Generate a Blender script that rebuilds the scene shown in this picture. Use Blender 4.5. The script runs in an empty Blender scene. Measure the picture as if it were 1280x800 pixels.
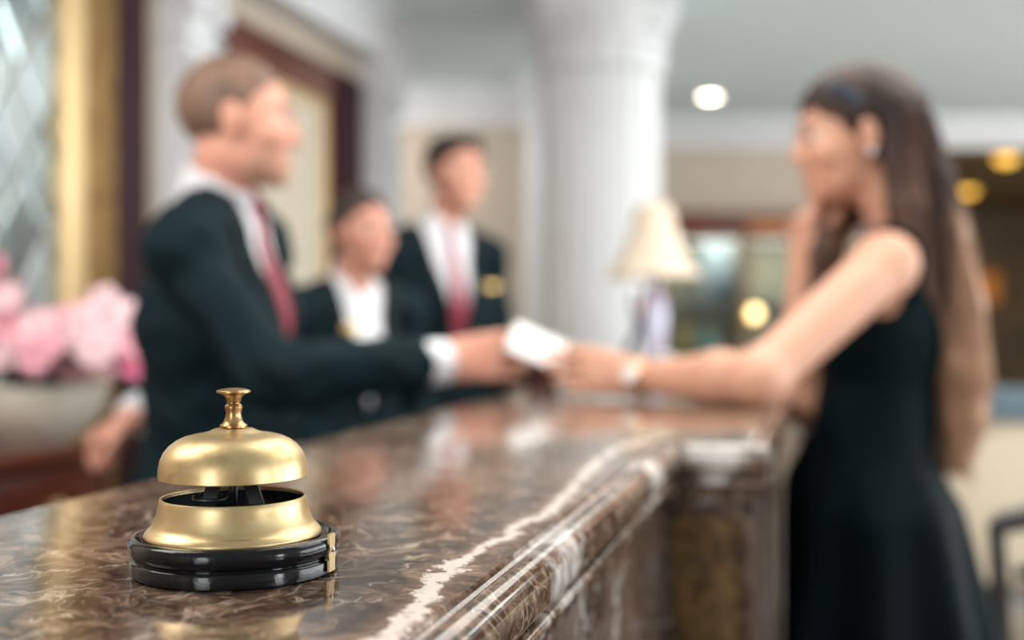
import bpy, bmesh, math, random
import numpy as np
from mathutils import Vector, Matrix
random.seed(7); rng = np.random.default_rng(7)
S = bpy.context.scene; C = S.collection; PI = math.pi
# ---------------------------------------------------------------- camera
CZ = 1.25; F = 1450.0
cam = bpy.data.objects.new('camera', bpy.data.cameras.new('camera')); C.objects.link(cam)
cam.location = (0, 0, CZ); cam.rotation_euler = (PI/2, 0, 0)
cam.data.sensor_width = 36; cam.data.lens = F/1280*36; cam.data.clip_start = .02
cam.data.dof.use_dof = True; cam.data.dof.focus_distance = .565; cam.data.dof.aperture_fstop = 3.05
S.camera = cam
# ---------------------------------------------------------------- light
S.view_settings.view_transform = 'Standard'; S.view_settings.look = 'None'
S.view_settings.exposure = 0.55; S.view_settings.gamma = 1
w = bpy.data.worlds.new('world'); S.world = w; w.use_nodes = True
w.node_tree.nodes['Background'].inputs[0].default_value = (.62, .74, .80, 1)
w.node_tree.nodes['Background'].inputs[1].default_value = .6
def area(name, loc, target, sx, sy, power, col):
    l = bpy.data.lights.new(name, 'AREA'); l.shape = 'RECTANGLE'; l.size = sx; l.size_y = sy
    l.energy = power; l.color = col
    o = bpy.data.objects.new(name, l); C.objects.link(o); o.location = loc
    o.rotation_euler = (Vector(target)-Vector(loc)).to_track_quat('-Z', 'Y').to_euler(); return o
area('window_daylight', (7.7, 3.2, 1.6), (0, 3.2, 1.3), 6.5, 2.3, 270, (.92, .97, 1))
area('rear_window_daylight', (-1.9, -3.7, 1.85), (-.4, 3, 1.3), 1.1, 1.9, 42, (.95, .98, 1))
area('rear_window_daylight', (7.1, -3.7, 1.85), (1.2, 3, 1.3), 1.3, 1.9, 100, (.93, .97, 1))
area('overhead_fill_light', (1.2, 2.2, 2.66), (1.2, 2.2, 0), 2.4, 2.4, 52, (1, .95, .88))  # added overhead as ambient fill; the room has no such panel
area('overhead_fill_light', (2.4, 5.9, 2.66), (2.4, 5.9, 0), 2.0, 1.2, 30, (1, .95, .88))  # same added ambient fill, over the back of the lobby
area('left_fill_light', (-.95, 1.2, 2.66), (-.1, 2.1, .9), .9, 1.8, 34, (1, .95, .90))  # fill added out of view to brighten the visitor's face and arm
area('hall_fill_light', (5.2, 10.2, 2.45), (5.2, 11, 0), 2.5, 2.5, 26, (1, .72, .38))  # amber fill added to warm the hall, besides its two globes
area('showcase_fill_light', (2.0, 8.12, CZ+.55), (2.0, 8.2, 0), 1.8, .15, 5, (1, .93, .80))  # fill added to brighten the cabinet inside; no fixture there
area('alcove_light', (-.9, 6.5, 2.4), (-.5, 7.2, 1.2), .8, .5, 7, (1, .95, .88))
# ---------------------------------------------------------------- helpers
def P(px, py, Y): return Vector(((px-640)/F*Y, Y, CZ-(py-400)/F*Y))
def V(*a): return Vector(a)
MAT = {}
def mat(name, col, rough=.5, metal=0, spec=.5, emis=None, es=0, sss=0, coat=0, noise=None, bump=None, sheen=0):
    if name in MAT: return MAT[name]
    m = bpy.data.materials.new(name); m.use_nodes = True; nt = m.node_tree; b = nt.nodes['Principled BSDF']
    b.inputs['Base Color'].default_value = (*col, 1); b.inputs['Roughness'].default_value = rough
    b.inputs['Metallic'].default_value = metal; b.inputs['Specular IOR Level'].default_value = spec
    if coat: b.inputs['Coat Weight'].default_value = coat; b.inputs['Coat Roughness'].default_value = .08
    if sheen: b.inputs['Sheen Weight'].default_value = sheen
    if sss: b.inputs['Subsurface Weight'].default_value = sss; b.inputs['Subsurface Scale'].default_value = .01; b.inputs['Subsurface Radius'].default_value = (1, .35, .2)
    if emis: b.inputs['Emission Color'].default_value = (*emis, 1); b.inputs['Emission Strength'].default_value = es
    if noise or bump:
        tc = nt.nodes.new('ShaderNodeTexCoord'); mp = nt.nodes.new('ShaderNodeMapping'); nt.links.new(tc.outputs['Object'], mp.inputs[0])
    if noise:                      # (scale xyz, colour2, contrast lo, hi)
        sc, c2, lo, hi = noise; mp.inputs['Scale'].default_value = sc
        n = nt.nodes.new('ShaderNodeTexNoise'); n.inputs['Scale'].default_value = 1; n.inputs['Detail'].default_value = 5
        nt.links.new(mp.outputs[0], n.inputs['Vector'])
        r = nt.nodes.new('ShaderNodeValToRGB'); r.color_ramp.elements[0].position = lo; r.color_ramp.elements[1].position = hi
        r.color_ramp.elements[0].color = (*col, 1); r.color_ramp.elements[1].color = (*c2, 1)
        nt.links.new(n.outputs['Fac'], r.inputs[0]); nt.links.new(r.outputs[0], b.inputs['Base Color'])
    if bump:
        bs, bst = bump; n2 = nt.nodes.new('ShaderNodeTexNoise'); n2.inputs['Scale'].default_value = bs; n2.inputs['Detail'].default_value = 4
        nt.links.new(tc.outputs['Object'], n2.inputs['Vector']); bp = nt.nodes.new('ShaderNodeBump'); bp.inputs['Strength'].default_value = bst
        bp.inputs['Distance'].default_value = .002; nt.links.new(n2.outputs['Fac'], bp.inputs['Height']); nt.links.new(bp.outputs[0], b.inputs['Normal'])
    MAT[name] = m; return m
def tag(o, label=None, cat=None, group=None, kind=None):
    if label: o['label'] = label
    if cat: o['category'] = cat
    if group: o['group'] = group
    if kind: o['kind'] = kind
    return o
def empty(name, label, cat, loc=(0, 0, 0), rz=0, group=None):
    o = bpy.data.objects.new(name, None); C.objects.link(o); o.location = loc; o.rotation_euler = (0, 0, rz)
    o.empty_display_size = .05; return tag(o, label, cat, group)
def link(name, me, m, parent=None, smooth=True):
    if m is not None: me.materials.clear(); me.materials.append(m)
    if smooth: me.polygons.foreach_set('use_smooth', [True]*len(me.polygons))
    o = bpy.data.objects.new(name, me); C.objects.link(o)
    if parent: o.parent = parent
    return o
def mesh(name, v, f):
    me = bpy.data.meshes.new(name); me.from_pydata([tuple(x) for x in v], [], f); me.update(); return me
class MB:
    def __init__(s): s.v = []; s.f = []
    def add(s, v, f): n = len(s.v); s.v += [tuple(x) for x in v]; s.f += [tuple(i+n for i in q) for q in f]; return s
    def box(s, x0, y0, z0, x1, y1, z1, b=0):
        if b <= 0:
            v = [(x, y, z) for z in (z0, z1) for y in (y0, y1) for x in (x0, x1)]
            return s.add(v, [(0, 2, 3, 1), (4, 5, 7, 6), (0, 1, 5, 4), (2, 6, 7, 3), (0, 4, 6, 2), (1, 3, 7, 5)])
        bm = bmesh.new(); bmesh.ops.create_cube(bm, size=1)
        for q in bm.verts: q.co = Vector(((x0+x1)/2+q.co.x*(x1-x0), (y0+y1)/2+q.co.y*(y1-y0), (z0+z1)/2+q.co.z*(z1-z0)))
        bmesh.ops.bevel(bm, geom=bm.edges[:], offset=min(b, .45*min(abs(x1-x0), abs(y1-y0), abs(z1-z0))), segments=2, affect='EDGES', profile=.6)
        bm.verts.index_update(); s.add([q.co.copy() for q in bm.verts], [[q.index for q in f.verts] for f in bm.faces]); bm.free(); return s
    def lathe(s, prof, seg=48, c=(0, 0, 0), mod=None):
        n = len(prof); v = []
        for i in range(seg):
            a = 2*PI*i/seg
            for r, z in prof:
                rr = r*(mod(a, z) if mod else 1); v.append((c[0]+rr*math.cos(a), c[1]+rr*math.sin(a), c[2]+z))
        f = [(i*n+j, ((i+1) % seg)*n+j, ((i+1) % seg)*n+j+1, i*n+j+1) for i in range(seg) for j in range(n-1)]
        return s.add(v, f)
    def tube(s, pts, r, seg=8, caps=True):
        pts = [Vector(p) for p in pts]; n = len(pts); v = []; prev = None
        for i, p in enumerate(pts):
            t = (pts[min(i+1, n-1)]-pts[max(i-1, 0)]).normalized()
            a = prev if prev is not None else (Vector((0, 0, 1)) if abs(t.z) < .9 else Vector((1, 0, 0)))
            x = (a-t*a.dot(t)).normalized(); prev = x; y = t.cross(x); rr = r[i] if hasattr(r, '__len__') else r
            for k in range(seg):
                q = 2*PI*k/seg; v.append(p+x*math.cos(q)*rr+y*math.sin(q)*rr)
        f = [(i*seg+k, i*seg+(k+1) % seg, (i+1)*seg+(k+1) % seg, (i+1)*seg+k) for i in range(n-1) for k in range(seg)]
        if caps: f += [tuple(range(seg))[::-1], tuple((n-1)*seg+k for k in range(seg))]
        return s.add(v, f)
    def xf(s, M): s.v = [tuple(M @ Vector(p)) for p in s.v]; return s
    def build(s, name, m, parent=None, smooth=False):
        me = mesh(name, s.v, s.f)
        bm = bmesh.new(); bm.from_mesh(me); bmesh.ops.recalc_face_normals(bm, faces=bm.faces[:]); bm.to_mesh(me); bm.free()
        o = link(name, me, m, parent, smooth)
        if smooth: me.set_sharp_from_angle(angle=math.radians(40))
        return o
# ---------------------------------------------------------------- materials
wall_m = mat('cream_wall_paint', (.58, .49, .40), .7, noise=((1.5, 1.5, 1.5), (.54, .45, .37), .3, .7))
white_m = mat('white_plaster', (.80, .81, .83), .5, noise=((3, 3, 3), (.74, .76, .78), .3, .7), bump=(20, .08))
ceil_m = mat('ceiling_paint', (.72, .83, .86), .8, noise=((.7, .7, .7), (.69, .79, .82), .3, .7))
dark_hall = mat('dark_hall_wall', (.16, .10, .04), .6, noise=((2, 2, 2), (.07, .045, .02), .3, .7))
mahog = mat('mahogany', (.026, .004, .006), .55, spec=.25, noise=((6, 6, .8), (.045, .008, .009), .35, .65))
mahog_red = mat('red_mahogany', (.075, .014, .008), .35, coat=.2, noise=((5, 1, 6), (.15, .035, .015), .35, .65))
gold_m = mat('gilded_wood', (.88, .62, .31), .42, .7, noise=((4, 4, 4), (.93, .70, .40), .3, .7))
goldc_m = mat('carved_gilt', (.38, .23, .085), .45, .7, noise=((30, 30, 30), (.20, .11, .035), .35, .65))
black_iron = mat('black_iron', (.015, .017, .018), .3, .3)
glass_m = mat('cabinet_glass', (.9, .95, .95), .05); glass_m.node_tree.nodes['Principled BSDF'].inputs['Transmission Weight'].default_value = 1
floor_m = mat('polished_floor', (.44, .39, .34), .2, noise=((1.2, 1.2, 1.2), (.50, .45, .40), .35, .65))
def marble(name, base, base2, vein, vein_amt=1.0, edge=False):
    m = bpy.data.materials.new(name); m.use_nodes = True; nt = m.node_tree; L = nt.links; N = nt.nodes.new; b = nt.nodes['Principled BSDF']
    tc = N('ShaderNodeTexCoord')
    def noise(sc, det=6, rough=.6, vec=None, dist=0):
        n = N('ShaderNodeTexNoise'); n.inputs['Scale'].default_value = sc; n.inputs['Detail'].default_value = det
        n.inputs['Roughness'].default_value = rough; n.inputs['Distortion'].default_value = dist; L.new(vec or tc.outputs['Object'], n.inputs['Vector']); return n
    def mth(op, a, b_=None, c=None):
        n = N('ShaderNodeMath'); n.operation = op
        for i, q in enumerate((a, b_, c)):
            if q is None: continue
            if isinstance(q, (int, float)): n.inputs[i].default_value = q
            else: L.new(q, n.inputs[i])
        return n.outputs[0]
    def ramp(fac, stops):
        r = N('ShaderNodeValToRGB'); e = r.color_ramp.elements
        while len(e) < len(stops): e.new(.5)
        for q, (p, c_) in zip(e, stops): q.position = p; q.color = (*c_, 1) if len(c_) == 3 else c_
        L.new(fac, r.inputs[0]); return r.outputs[0]
    def mix(fac, a, b_):
        n = N('ShaderNodeMix'); n.data_type = 'RGBA'
        if isinstance(fac, (int, float)): n.inputs[0].default_value = fac
        else: L.new(fac, n.inputs[0])
        for i, q in ((6, a), (7, b_)):
            if isinstance(q, tuple): n.inputs[i].default_value = (*q, 1)
            else: L.new(q, n.inputs[i])
        return n.outputs[2]
    warp = noise(7, 4, .6); va = N('ShaderNodeVectorMath'); va.operation = 'MULTIPLY_ADD'
    L.new(warp.outputs['Color'], va.inputs[0]); va.inputs[1].default_value = (.16, .16, .16); L.new(tc.outputs['Object'], va.inputs[2])
    wv = va.outputs[0]
    mott = noise(52, 9, .72, wv, .8)
    big = noise(5, 3, .5)
    col = ramp(mott.outputs['Fac'], [(.30, tuple(c*.45 for c in base)), (.46, base), (.58, base2), (.74, tuple(min(1, c*1.7) for c in base2))])
    col = mix(ramp(big.outputs['Fac'], [(.38, (0, 0, 0)), (.62, (1, 1, 1))]), col, mix(.5, col, tuple(c*.55 for c in base)))
    # thin net of light veins
    for sc, wd, amt in ((11, .022, .6), (58, .06, .5)):
        vo = N('ShaderNodeTexVoronoi'); vo.feature = 'DISTANCE_TO_EDGE'; vo.inputs['Scale'].default_value = sc; L.new(wv, vo.inputs['Vector'])
        brk = noise(sc*.9, 3, .5); k = mth('MULTIPLY', ramp(vo.outputs['Distance'], [(0, (1, 1, 1)), (wd, (0, 0, 0))]), ramp(brk.outputs['Fac'], [(.5, (0, 0, 0)), (.66, (1, 1, 1))]))
        col = mix(mth('MULTIPLY', k, amt*vein_amt), col, vein)
    # long soft streaks
    st = noise(3.2, 9, .62, wv, 1.2); s2 = mth('ABSOLUTE', mth('SUBTRACT', st.outputs['Fac'], .5))
    k = ramp(s2, [(0, (1, 1, 1)), (.010, (.25, .25, .25)), (.022, (0, 0, 0))]); brk = noise(2.2, 2, .5)
    k = mth('MULTIPLY', k, ramp(brk.outputs['Fac'], [(.48, (0, 0, 0)), (.58, (1, 1, 1))]))
    col = mix(mth('MULTIPLY', k, .7*vein_amt), col, vein)
    if edge:                                       # the broad white vein running along the front edge (u = local x, s = local y)
        sx = N('ShaderNodeSeparateXYZ'); L.new(tc.outputs['Object'], sx.inputs[0])
        fc = N('ShaderNodeFloatCurve'); cv = fc.mapping.curves[0]; pts = edge
        cv.points[0].location = pts[0]; cv.points[1].location = pts[-1]
        for p in pts[1:-1]: cv.points.new(*p)
        fc.mapping.update(); L.new(mth('MULTIPLY', mth('SUBTRACT', sx.outputs[1], .4), 1/.9), fc.inputs['Value'])
        target = mth('ADD', mth('MULTIPLY', fc.outputs[0], .12), -.27)
        nn = noise(44, 9, .78); n3 = noise(11, 3, .5)
        off = mth('ADD', mth('MULTIPLY', mth('SUBTRACT', nn.outputs['Fac'], .5), .044), mth('MULTIPLY', mth('SUBTRACT', n3.outputs['Fac'], .5), .012))
        d = mth('ABSOLUTE', mth('ADD', mth('SUBTRACT', sx.outputs[0], target), off))
        wn = noise(60, 6, .75); wd = mth('ADD', mth('MULTIPLY', mth('POWER', wn.outputs['Fac'], 2.0), .018), .0012)
        q = mth('DIVIDE', d, wd); k = ramp(q, [(.55, (1, 1, 1)), (.95, (0, 0, 0))])
        endm = mth('LESS_THAN', sx.outputs[1], 1.215)
        k = mth('MULTIPLY', k, endm); halo = mth('MULTIPLY', endm, ramp(mth('DIVIDE', d, .02), [(.2, (1, 1, 1)), (.9, (0, 0, 0))]))
        col = mix(mth('MULTIPLY', halo, .3), col, (.50, .30, .20))
        col = mix(mth('MULTIPLY', k, .92), col, (.86, .76, .70))
        # white patches on the moulded edge
        pn = noise(9, 5, .6, wv, .5); ed = ramp(sx.outputs[0], [(0, (0, 0, 0)), (1, (0, 0, 0))])
        zz = mth('LESS_THAN', sx.outputs[2], -.0008)
        k = mth('MULTIPLY', mth('MULTIPLY', zz, endm), ramp(pn.outputs['Fac'], [(.56, (0, 0, 0)), (.66, (1, 1, 1))]))
        col = mix(mth('MULTIPLY', k, .8), col, (.72, .68, .66))
    L.new(col, b.inputs['Base Color']); b.inputs['Roughness'].default_value = .06; b.inputs['Specular IOR Level'].default_value = .62
    rn = noise(70, 4, .6); L.new(ramp(rn.outputs['Fac'], [(.3, (.05, .05, .05)), (.75, (.16, .16, .16))]), b.inputs['Roughness'])
    return m
# ---------------------------------------------------------------- room shell
ROT = -math.atan(.2628); ct, sn = math.cos(-ROT), math.sin(-ROT)
H = 2.70
def struct(name, mb, m): return tag(mb.build(name, m), kind='structure')
fl = struct('floor', MB().box(-4.5, -4, -.1, 8, 13.5, 0), floor_m)
struct('ceiling', MB().box(-4.5, -4, H, 8, 8.4, H+.1), ceil_m)
struct('wall_rear', MB().box(-4.5, -4.1, 0, 8, -4, H), wall_m)
struct('wall_right', MB().box(8, -4.1, 0, 8.1, 13.5, H), wall_m)
wl = struct('wall_left', MB().box(-.15, -4.2, 0, 0, 6.02, H), wall_m); wl.location = (-2.17, 0, 0); wl.rotation_euler = (0, 0, ROT)
struct('wall_back', MB().box(-3.2, 7.25, 0, .10, 7.40, H), wall_m)
struct('wall_alcove', MB().box(-4.5, 6.0, 0, -4.35, 7.3, H), wall_m)
struct('wall_lobby', MB().box(-.1, 8.4, 0, 3.13, 8.52, H).box(3.13, 8.4, 2.50, 8, 8.52, H), wall_m)
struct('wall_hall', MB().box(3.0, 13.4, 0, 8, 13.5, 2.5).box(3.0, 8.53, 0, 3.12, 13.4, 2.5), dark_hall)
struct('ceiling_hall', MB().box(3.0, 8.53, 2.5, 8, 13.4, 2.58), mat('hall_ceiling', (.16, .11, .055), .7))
def crown(name, x0, x1, y, dz=.20):
    pr = [(0, 0), (.0, -dz), (.03, -dz), (.035, -dz+.04), (.06, -dz+.06), (.13, -.06), (.15, -.05), (.15, 0)]
    v = []; n = len(pr)
    for x in (x0, x1): v += [(x, y-a, H+b) for a, b in pr]
    f = [(i, i+1, n+i+1, n+i) for i in range(n-1)]+[tuple(range(n)), tuple(range(n, 2*n))]
    return struct(name, MB().add(v, f), white_m)
crown('trim_1', -3.2, .10, 7.25, .24); crown('trim_2', .3, 8, 8.4, .20)
# left wall elements: local x = out from the wall, local y = along it
def wall_thing(name, label, cat, group=None):
    return empty(name, label, cat, (-2.17, 0, 0), ROT, group)
def ws(px, o=0): return 1450*(2.17-o/ct)/(1021-px)/ct
# pilasters on the left wall
def pilaster(s0, s1, label):
    t = wall_thing('pilaster', label, 'pilaster', 'white wall pilasters'); o = .15; zt = 2.47
    fl_ = MB(); fl_.box(0, s0+.03, .20, o-.03, s1-.03, zt-.3, .008)
    n = 4; ww = (s1-s0-.06)/n
    for i in range(n+1): fl_.box(o-.03, s0+.03+i*ww-(.012 if i else 0), .30, o-.008, s0+.03+i*ww+(.012 if i < n else 0), zt-.34, .004)
    fl_.build('shaft', white_m, t, True)
    MB().box(0, s0, 0, o, s1, .13, .006).box(0, s0+.012, .13, o-.012, s1-.012, .20, .012).build('base', white_m, t, True)
    cp = MB()
    for a, b, e in ((.30, .275, .010), (.275, .16, -.006), (.16, .12, .012), (.12, .06, .03), (.06, 0, .045)): cp.box(0, s0+.03-e, zt-a, o-.02+e, s1-.03+e, zt-b, .006)
    cp.build('capital', white_m, t, True)
    for sy in (s0+.06, s1-.06):
        MB().lathe([(0, .02), (.012, .022), (.016, .014), (.026, .02), (.035, .02), (.04, .012), (.04, -.02), (0, -.02)], 20).xf(Matrix.Translation((o-.005, sy, zt-.2)) @ Matrix.Rotation(PI/2, 4, 'Y')).build('volute', white_m, t, True)
    return t
p1a = ws(295, .15)-.27; pilaster(p1a, p1a+.27, 'white wall pilaster rising directly behind the dark-suited man with outstretched arm')
p2a = ws(510, .15)-.25; pilaster(p2a, p2a+.25, 'white wall pilaster at the far end of the left wall, above the smiling staff woman')
tb = struct('trim_3', MB().box(0, p1a-.02, 2.47, .15, p2a+.29, H).box(.15, p1a-.04, 2.56, .175, p2a+.31, 2.59, .008).box(.15, p1a-.07, 2.655, .20, p2a+.34, H, .01), white_m)
tb.location = (-2.17, 0, 0); tb.rotation_euler = (0, 0, ROT)
# framed mirrors
def frame_ring(y0, y1, z0, z1, w_, x0, x1, b=.01):
    m = MB(); m.box(x0, y0, z0, x1, y0+w_, z1, b).box(x0, y1-w_, z0, x1, y1, z1, b)
    m.box(x0, y0+w_, z1-w_, x1, y1-w_, z1, b).box(x0, y0+w_, z0, x1, y1-w_, z0+w_, b); return m
mt_ = wall_thing('wall_mirror', 'tall gilt-framed mirror of diamond panes in a mahogany surround behind the pink flowers', 'mirror')
sM1 = p1a-.05; sG1 = ws(148, .04); sG2 = ws(112, .05); sG3 = ws(90, .055); zt = 2.69; y0 = 1.75
frame_ring(y0, sM1, .2, zt, sM1-sG1, 0, .035).build('surround', mahog, mt_, True)
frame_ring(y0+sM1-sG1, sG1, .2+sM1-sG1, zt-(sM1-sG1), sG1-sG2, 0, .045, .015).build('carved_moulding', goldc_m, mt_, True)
e = sM1-sG2
frame_ring(y0+e, sG2, .2+e, zt-e, sG2-sG3, 0, .055, .02).build('inner_frame', gold_m, mt_, True)
e2 = sM1-sG3; ya, yb, za, zb = y0+e2, sG3, .2+e2, zt-e2
MB().box(.002, ya, za, .008, yb, zb).build('backing', mahog, mt_)
mir = mat('mirror_glass', (.40, .47, .48), .26, 1.0); mir2 = mat('etched_mirror', (.42, .48, .49), .38, .6)
# diamond panes, clipped to the opening
dw, dh = .20, .30
for i in range(-1, int((yb-ya)/dw*2)+2):
    for j in range(-1, int((zb-za)/dh*2)+2):
        if (i+j) % 2: continue
        cy, cz = yb-.06-i*dw/2, za+.1+j*dh/2
        poly = [(cy-dw/2+.006, cz), (cy, cz-dh/2+.008), (cy+dw/2-.006, cz), (cy, cz+dh/2-.008)]
        def clip(p, ax, lim, sg):
            out = []
            for k in range(len(p)):
                a, b = p[k], p[(k+1) % len(p)]; ia, ib = sg*(a[ax]-lim) <= 0, sg*(b[ax]-lim) <= 0
                if ia: out.append(a)
                if ia != ib:
                    t = (lim-a[ax])/(b[ax]-a[ax]); out.append((a[0]+t*(b[0]-a[0]), a[1]+t*(b[1]-a[1])))
            return out
        for ax, lim, sg in ((0, ya, -1), (0, yb, 1), (1, za, -1), (1, zb, 1)):
            if poly: poly = clip(poly, ax, lim, sg)
        if len(poly) < 3: continue
        cc = (sum(q[0] for q in poly)/len(poly), sum(q[1] for q in poly)/len(poly))
        n = len(poly); tlt = (random.uniform(-.02, .02), random.uniform(-.02, .02)); v = []
        for sc, x in ((1, .008), (1, .012), (.82, .017)):
            v += [(x+(q[0]-cc[0])*tlt[0]*(x > .01)*sc, cc[0]+(q[0]-cc[0])*sc, cc[1]+(q[1]-cc[1])*sc) for q in poly]
        f = [tuple(range(2*n, 3*n))]+[(k+r*n, (k+1) % n+r*n, (k+1) % n+(r+1)*n, k+(r+1)*n) for r in (0, 1) for k in range(n)]
        MB().add(v, f).build('mirror_pane', mir if (i//1+j) % 4 else mir2, mt_)
pm = wall_thing('framed_panel', 'mahogany-framed cream striped panel on the wall between the two white pilasters', 'wall panel')
a0 = p1a+.33; b0 = p2a-.05; fw = b0-ws(402); ztp = 1.11+CZ
MB().box(0, b0-fw, .15, .05, b0, ztp, .01).build('jamb', mahog, pm, True); MB().box(0, a0, .15, .05, a0+.10, ztp, .01).build('jamb', mahog, pm, True)
MB().box(0, a0+.10, ztp-.15, .05, b0-fw, ztp, .01).build('lintel', mahog_red, pm, True); MB().box(0, a0+.10, .15, .05, b0-fw, .28, .01).build('sill', mahog_red, pm, True)
MB().box(.05, b0-fw*.62, .17, .062, b0-fw*.38, ztp-.02, .01).build('jamb_moulding', mahog, pm, True)
frame_ring(a0+.10, b0-fw, .28, ztp-.15, .035, 0, .035, .012).build('gilt_bead', gold_m, pm, True)
cream_m = mat('cream_damask', (.74, .66, .54), .6, noise=((30, 30, .6), (.66, .58, .46), .4, .6))
b1 = b0-fw+.10; MB().box(0, a0+.13, .3, .012, b1-.13, ztp-.17).build('panel', cream_m, pm)
for k in range(8):
    yy = a0+.19+k*(b1-a0-.38)/7; MB().box(.012, yy-.02, .32, .020, yy+.02, ztp-.19, .006).build('stripe', cream_m, pm, True)
# round columns
def column(cx, cy, r, label, name='column'):
    t = empty(name, label, 'column', (cx, cy, 0), 0, 'white lobby columns'); nf = 20
    def flute(a, z): return 1-.055*max(0, math.sin(nf*a))**.8
    MB().lathe([(r, .32), (r, 1.2), (r*.97, H-.34)], 240, mod=flute).build('shaft', white_m, t, True)
    MB().box(-r*1.35, -r*1.35, 0, r*1.35, r*1.35, .12, .01).lathe([(r*1.3, .12), (r*1.34, .15), (r*1.3, .19), (r*1.14, .2), (r*1.1, .23), (r*1.18, .25), (r*1.18, .28), (r*1.06, .3), (r*1.03, .33)], 64).build('base', white_m, t, True)
    zc = H-.34
    cp = MB().lathe([(r*.97, 0), (r*1.06, .005), (r*1.08, .02), (r*1.04, .035), (r*.98, .04), (r*.98, .06), (r*1.01, .11), (r*1.09, .18), (r*1.20, .235), (r*1.22, .25), (0, .25)], 64, (0, 0, zc))
    n = 16; q = []
    for k in range(8):
        a = PI/4*k; b = a+PI/4
        for u in (0, .5):
            aa = a+(b-a)*u; rr = r*1.27*(1.10 if u == 0 and k % 2 else (.97)); q.append((aa, rr))
    v = [(rr*math.cos(a), rr*math.sin(a), zc+z) for z in (.25, .285, .29, .34) for a, rr in [(a_, r_*(1 if z < .287 else 1.05)) for a_, r_ in q]]
    f = [(i+l*n, (i+1) % n+l*n, (i+1) % n+(l+1)*n, i+(l+1)*n) for l in range(3) for i in range(n)]+[tuple(range(n))[::-1], tuple(range(3*n, 4*n))]
    cp.add(v, f); cp.build('capital', white_m, t, True)
    for row, (nn, z0, z1, out) in enumerate(((16, .04, .12, .03), (16, .09, .19, .045))):     # acanthus leaves
        for k in range(nn):
            a = 2*PI*(k+.5*row)/nn; v = []; m_ = 6
            for i in range(m_+1):
                tt = i/m_; rad = r*(1.0+.16*tt*tt)+out*max(0, tt-.45)**1.2*1.4; z = zc+z0+(z1-z0)*math.sin(tt*1.85)/math.sin(1.57)
                hw = r*.17*math.sin(PI*(.18+.74*tt))
                for sx, dr in ((-1, -.004), (0, .012), (1, -.004)):
                    aa = a+sx*hw/rad; v.append(((rad+dr)*math.cos(aa), (rad+dr)*math.sin(aa), z))
            f = [(i*3+j, i*3+j+1, i*3+j+4, i*3+j+3) for i in range(m_) for j in (0, 1)]
            MB().add(v, f).build('leaf', white_m, t, True)
    for k in range(4):                                                     # corner volutes
        a = PI/4+PI/2*k; pts = []
        for i in range(28):
            th = i/27*4.2*PI/2; rr = .062*(1-i/34)
            pts.append((r*1.20+rr*.8*math.cos(th+1.2)*.9, 0, zc+.205+rr*.8*math.sin(th+1.2)))
        MB().tube(pts, [.017*(1-i/50) for i in range(28)], 8).xf(Matrix.Rotation(a, 4, 'Z')).build('volute', white_m, t, True)
    return t
column(.405, 5.35, .282, 'large fluted white column with leafy capital, nearest behind the table lamp')
column(.32, 6.9, .25, 'second white column, mostly hidden to the left behind the large fluted one')
# ---------------------------------------------------------------- marble counter
TZ = CZ-.126
def to_su(px, py):
    Y = .126*F/(py-400); X = (px-640)/F*Y; return X*sn+Y*ct, X*ct-Y*sn
vp = [to_su(*p) for p in ((497, 792), (520, 762), (560, 712), (600, 690), (645, 660), (690, 636), (722, 604), (740, 584), (770, 562), (796, 553))]
vpts = [((s_-.4)/.9, (u_+.27)/.12) for s_, u_ in vp]
vpts = [(max(0, min(1, a)), max(0, min(1, b))) for a, b in vpts]; vpts[0] = (0.0, vpts[0][1]); vpts.append((1.0, .99))
m_top = marble('brown_marble_top', (.070, .040, .027), (.27, .175, .12), (.74, .60, .48), 1.25, vpts)
m_body = marble('brown_marble_panel', (.075, .046, .034), (.17, .11, .08), (.60, .60, .60), 1.0)
m_gold = marble('golden_brown_marble', (.085, .050, .020), (.26, .15, .052), (.42, .28, .13), .4)
ct_e = empty('reception_counter', 'long polished brown marble reception counter with moulded edge and white veins', 'counter', (0, 0, TZ), ROT)
UF, UB, UJ, SJ, S0, S1 = -.158, -.506, -.063, 1.219, -.9, 4.35
path = [(UF, S0), (UF, SJ), (UJ, SJ), (UJ, S1)]
outn = [(1, 0), (0, -1), (1, 0)]
def off(o):
    r = []
    for i, (u, s_) in enumerate(path):
        ns = [outn[k] for k in (i-1, i) if 0 <= k < 3]
        if len(ns) == 2 and ns[0] != ns[1]: r.append((u+o*(ns[0][0]+ns[1][0]), s_+o*(ns[0][1]+ns[1][1])))
        else: r.append((u+o*ns[0][0], s_+o*ns[0][1]))
    return r
prof = [(-.004, 0), (-.001, -.0006), (.0, -.0035), (.002, -.0045), (.0035, -.0035), (.006, -.0012)]
for k in range(11): a = PI/2*k/10; prof.append((.008+.013*math.sin(a), -.0145+.0135*math.cos(a)))
prof += [(.0212, -.018)]
for k in range(1, 8): a = PI/2*k/7; prof.append((.0092+.012*math.cos(a), -.021-.0105*math.sin(a)))
prof += [(.0088, -.034), (.011, -.0352)]
for k in range(9): a = -PI/2+PI*(1-k/8); prof.append((.011+.0055*math.cos(a)*1, -.0402+.0045*math.sin(a)))
prof += [(.006, -.0455), (.0035, -.047), (.0035, -.060)]
v = []; f = []; 
for o, z in prof: v += [(u, s_, z) for u, s_ in off(o)]
for j in range(len(prof)-1):
    for i in range(3): f.append((j*4+i, j*4+i+1, (j+1)*4+i+1, (j+1)*4+i))
nb = len(v); v += [(UB, S0, 0), (UB, SJ, 0), (UB, 3.35, 0), (-.92, 3.35, 0), (-.92, S1, 0), (UB, S1, 0), (UJ-.004, 3.35, 0)]
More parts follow.
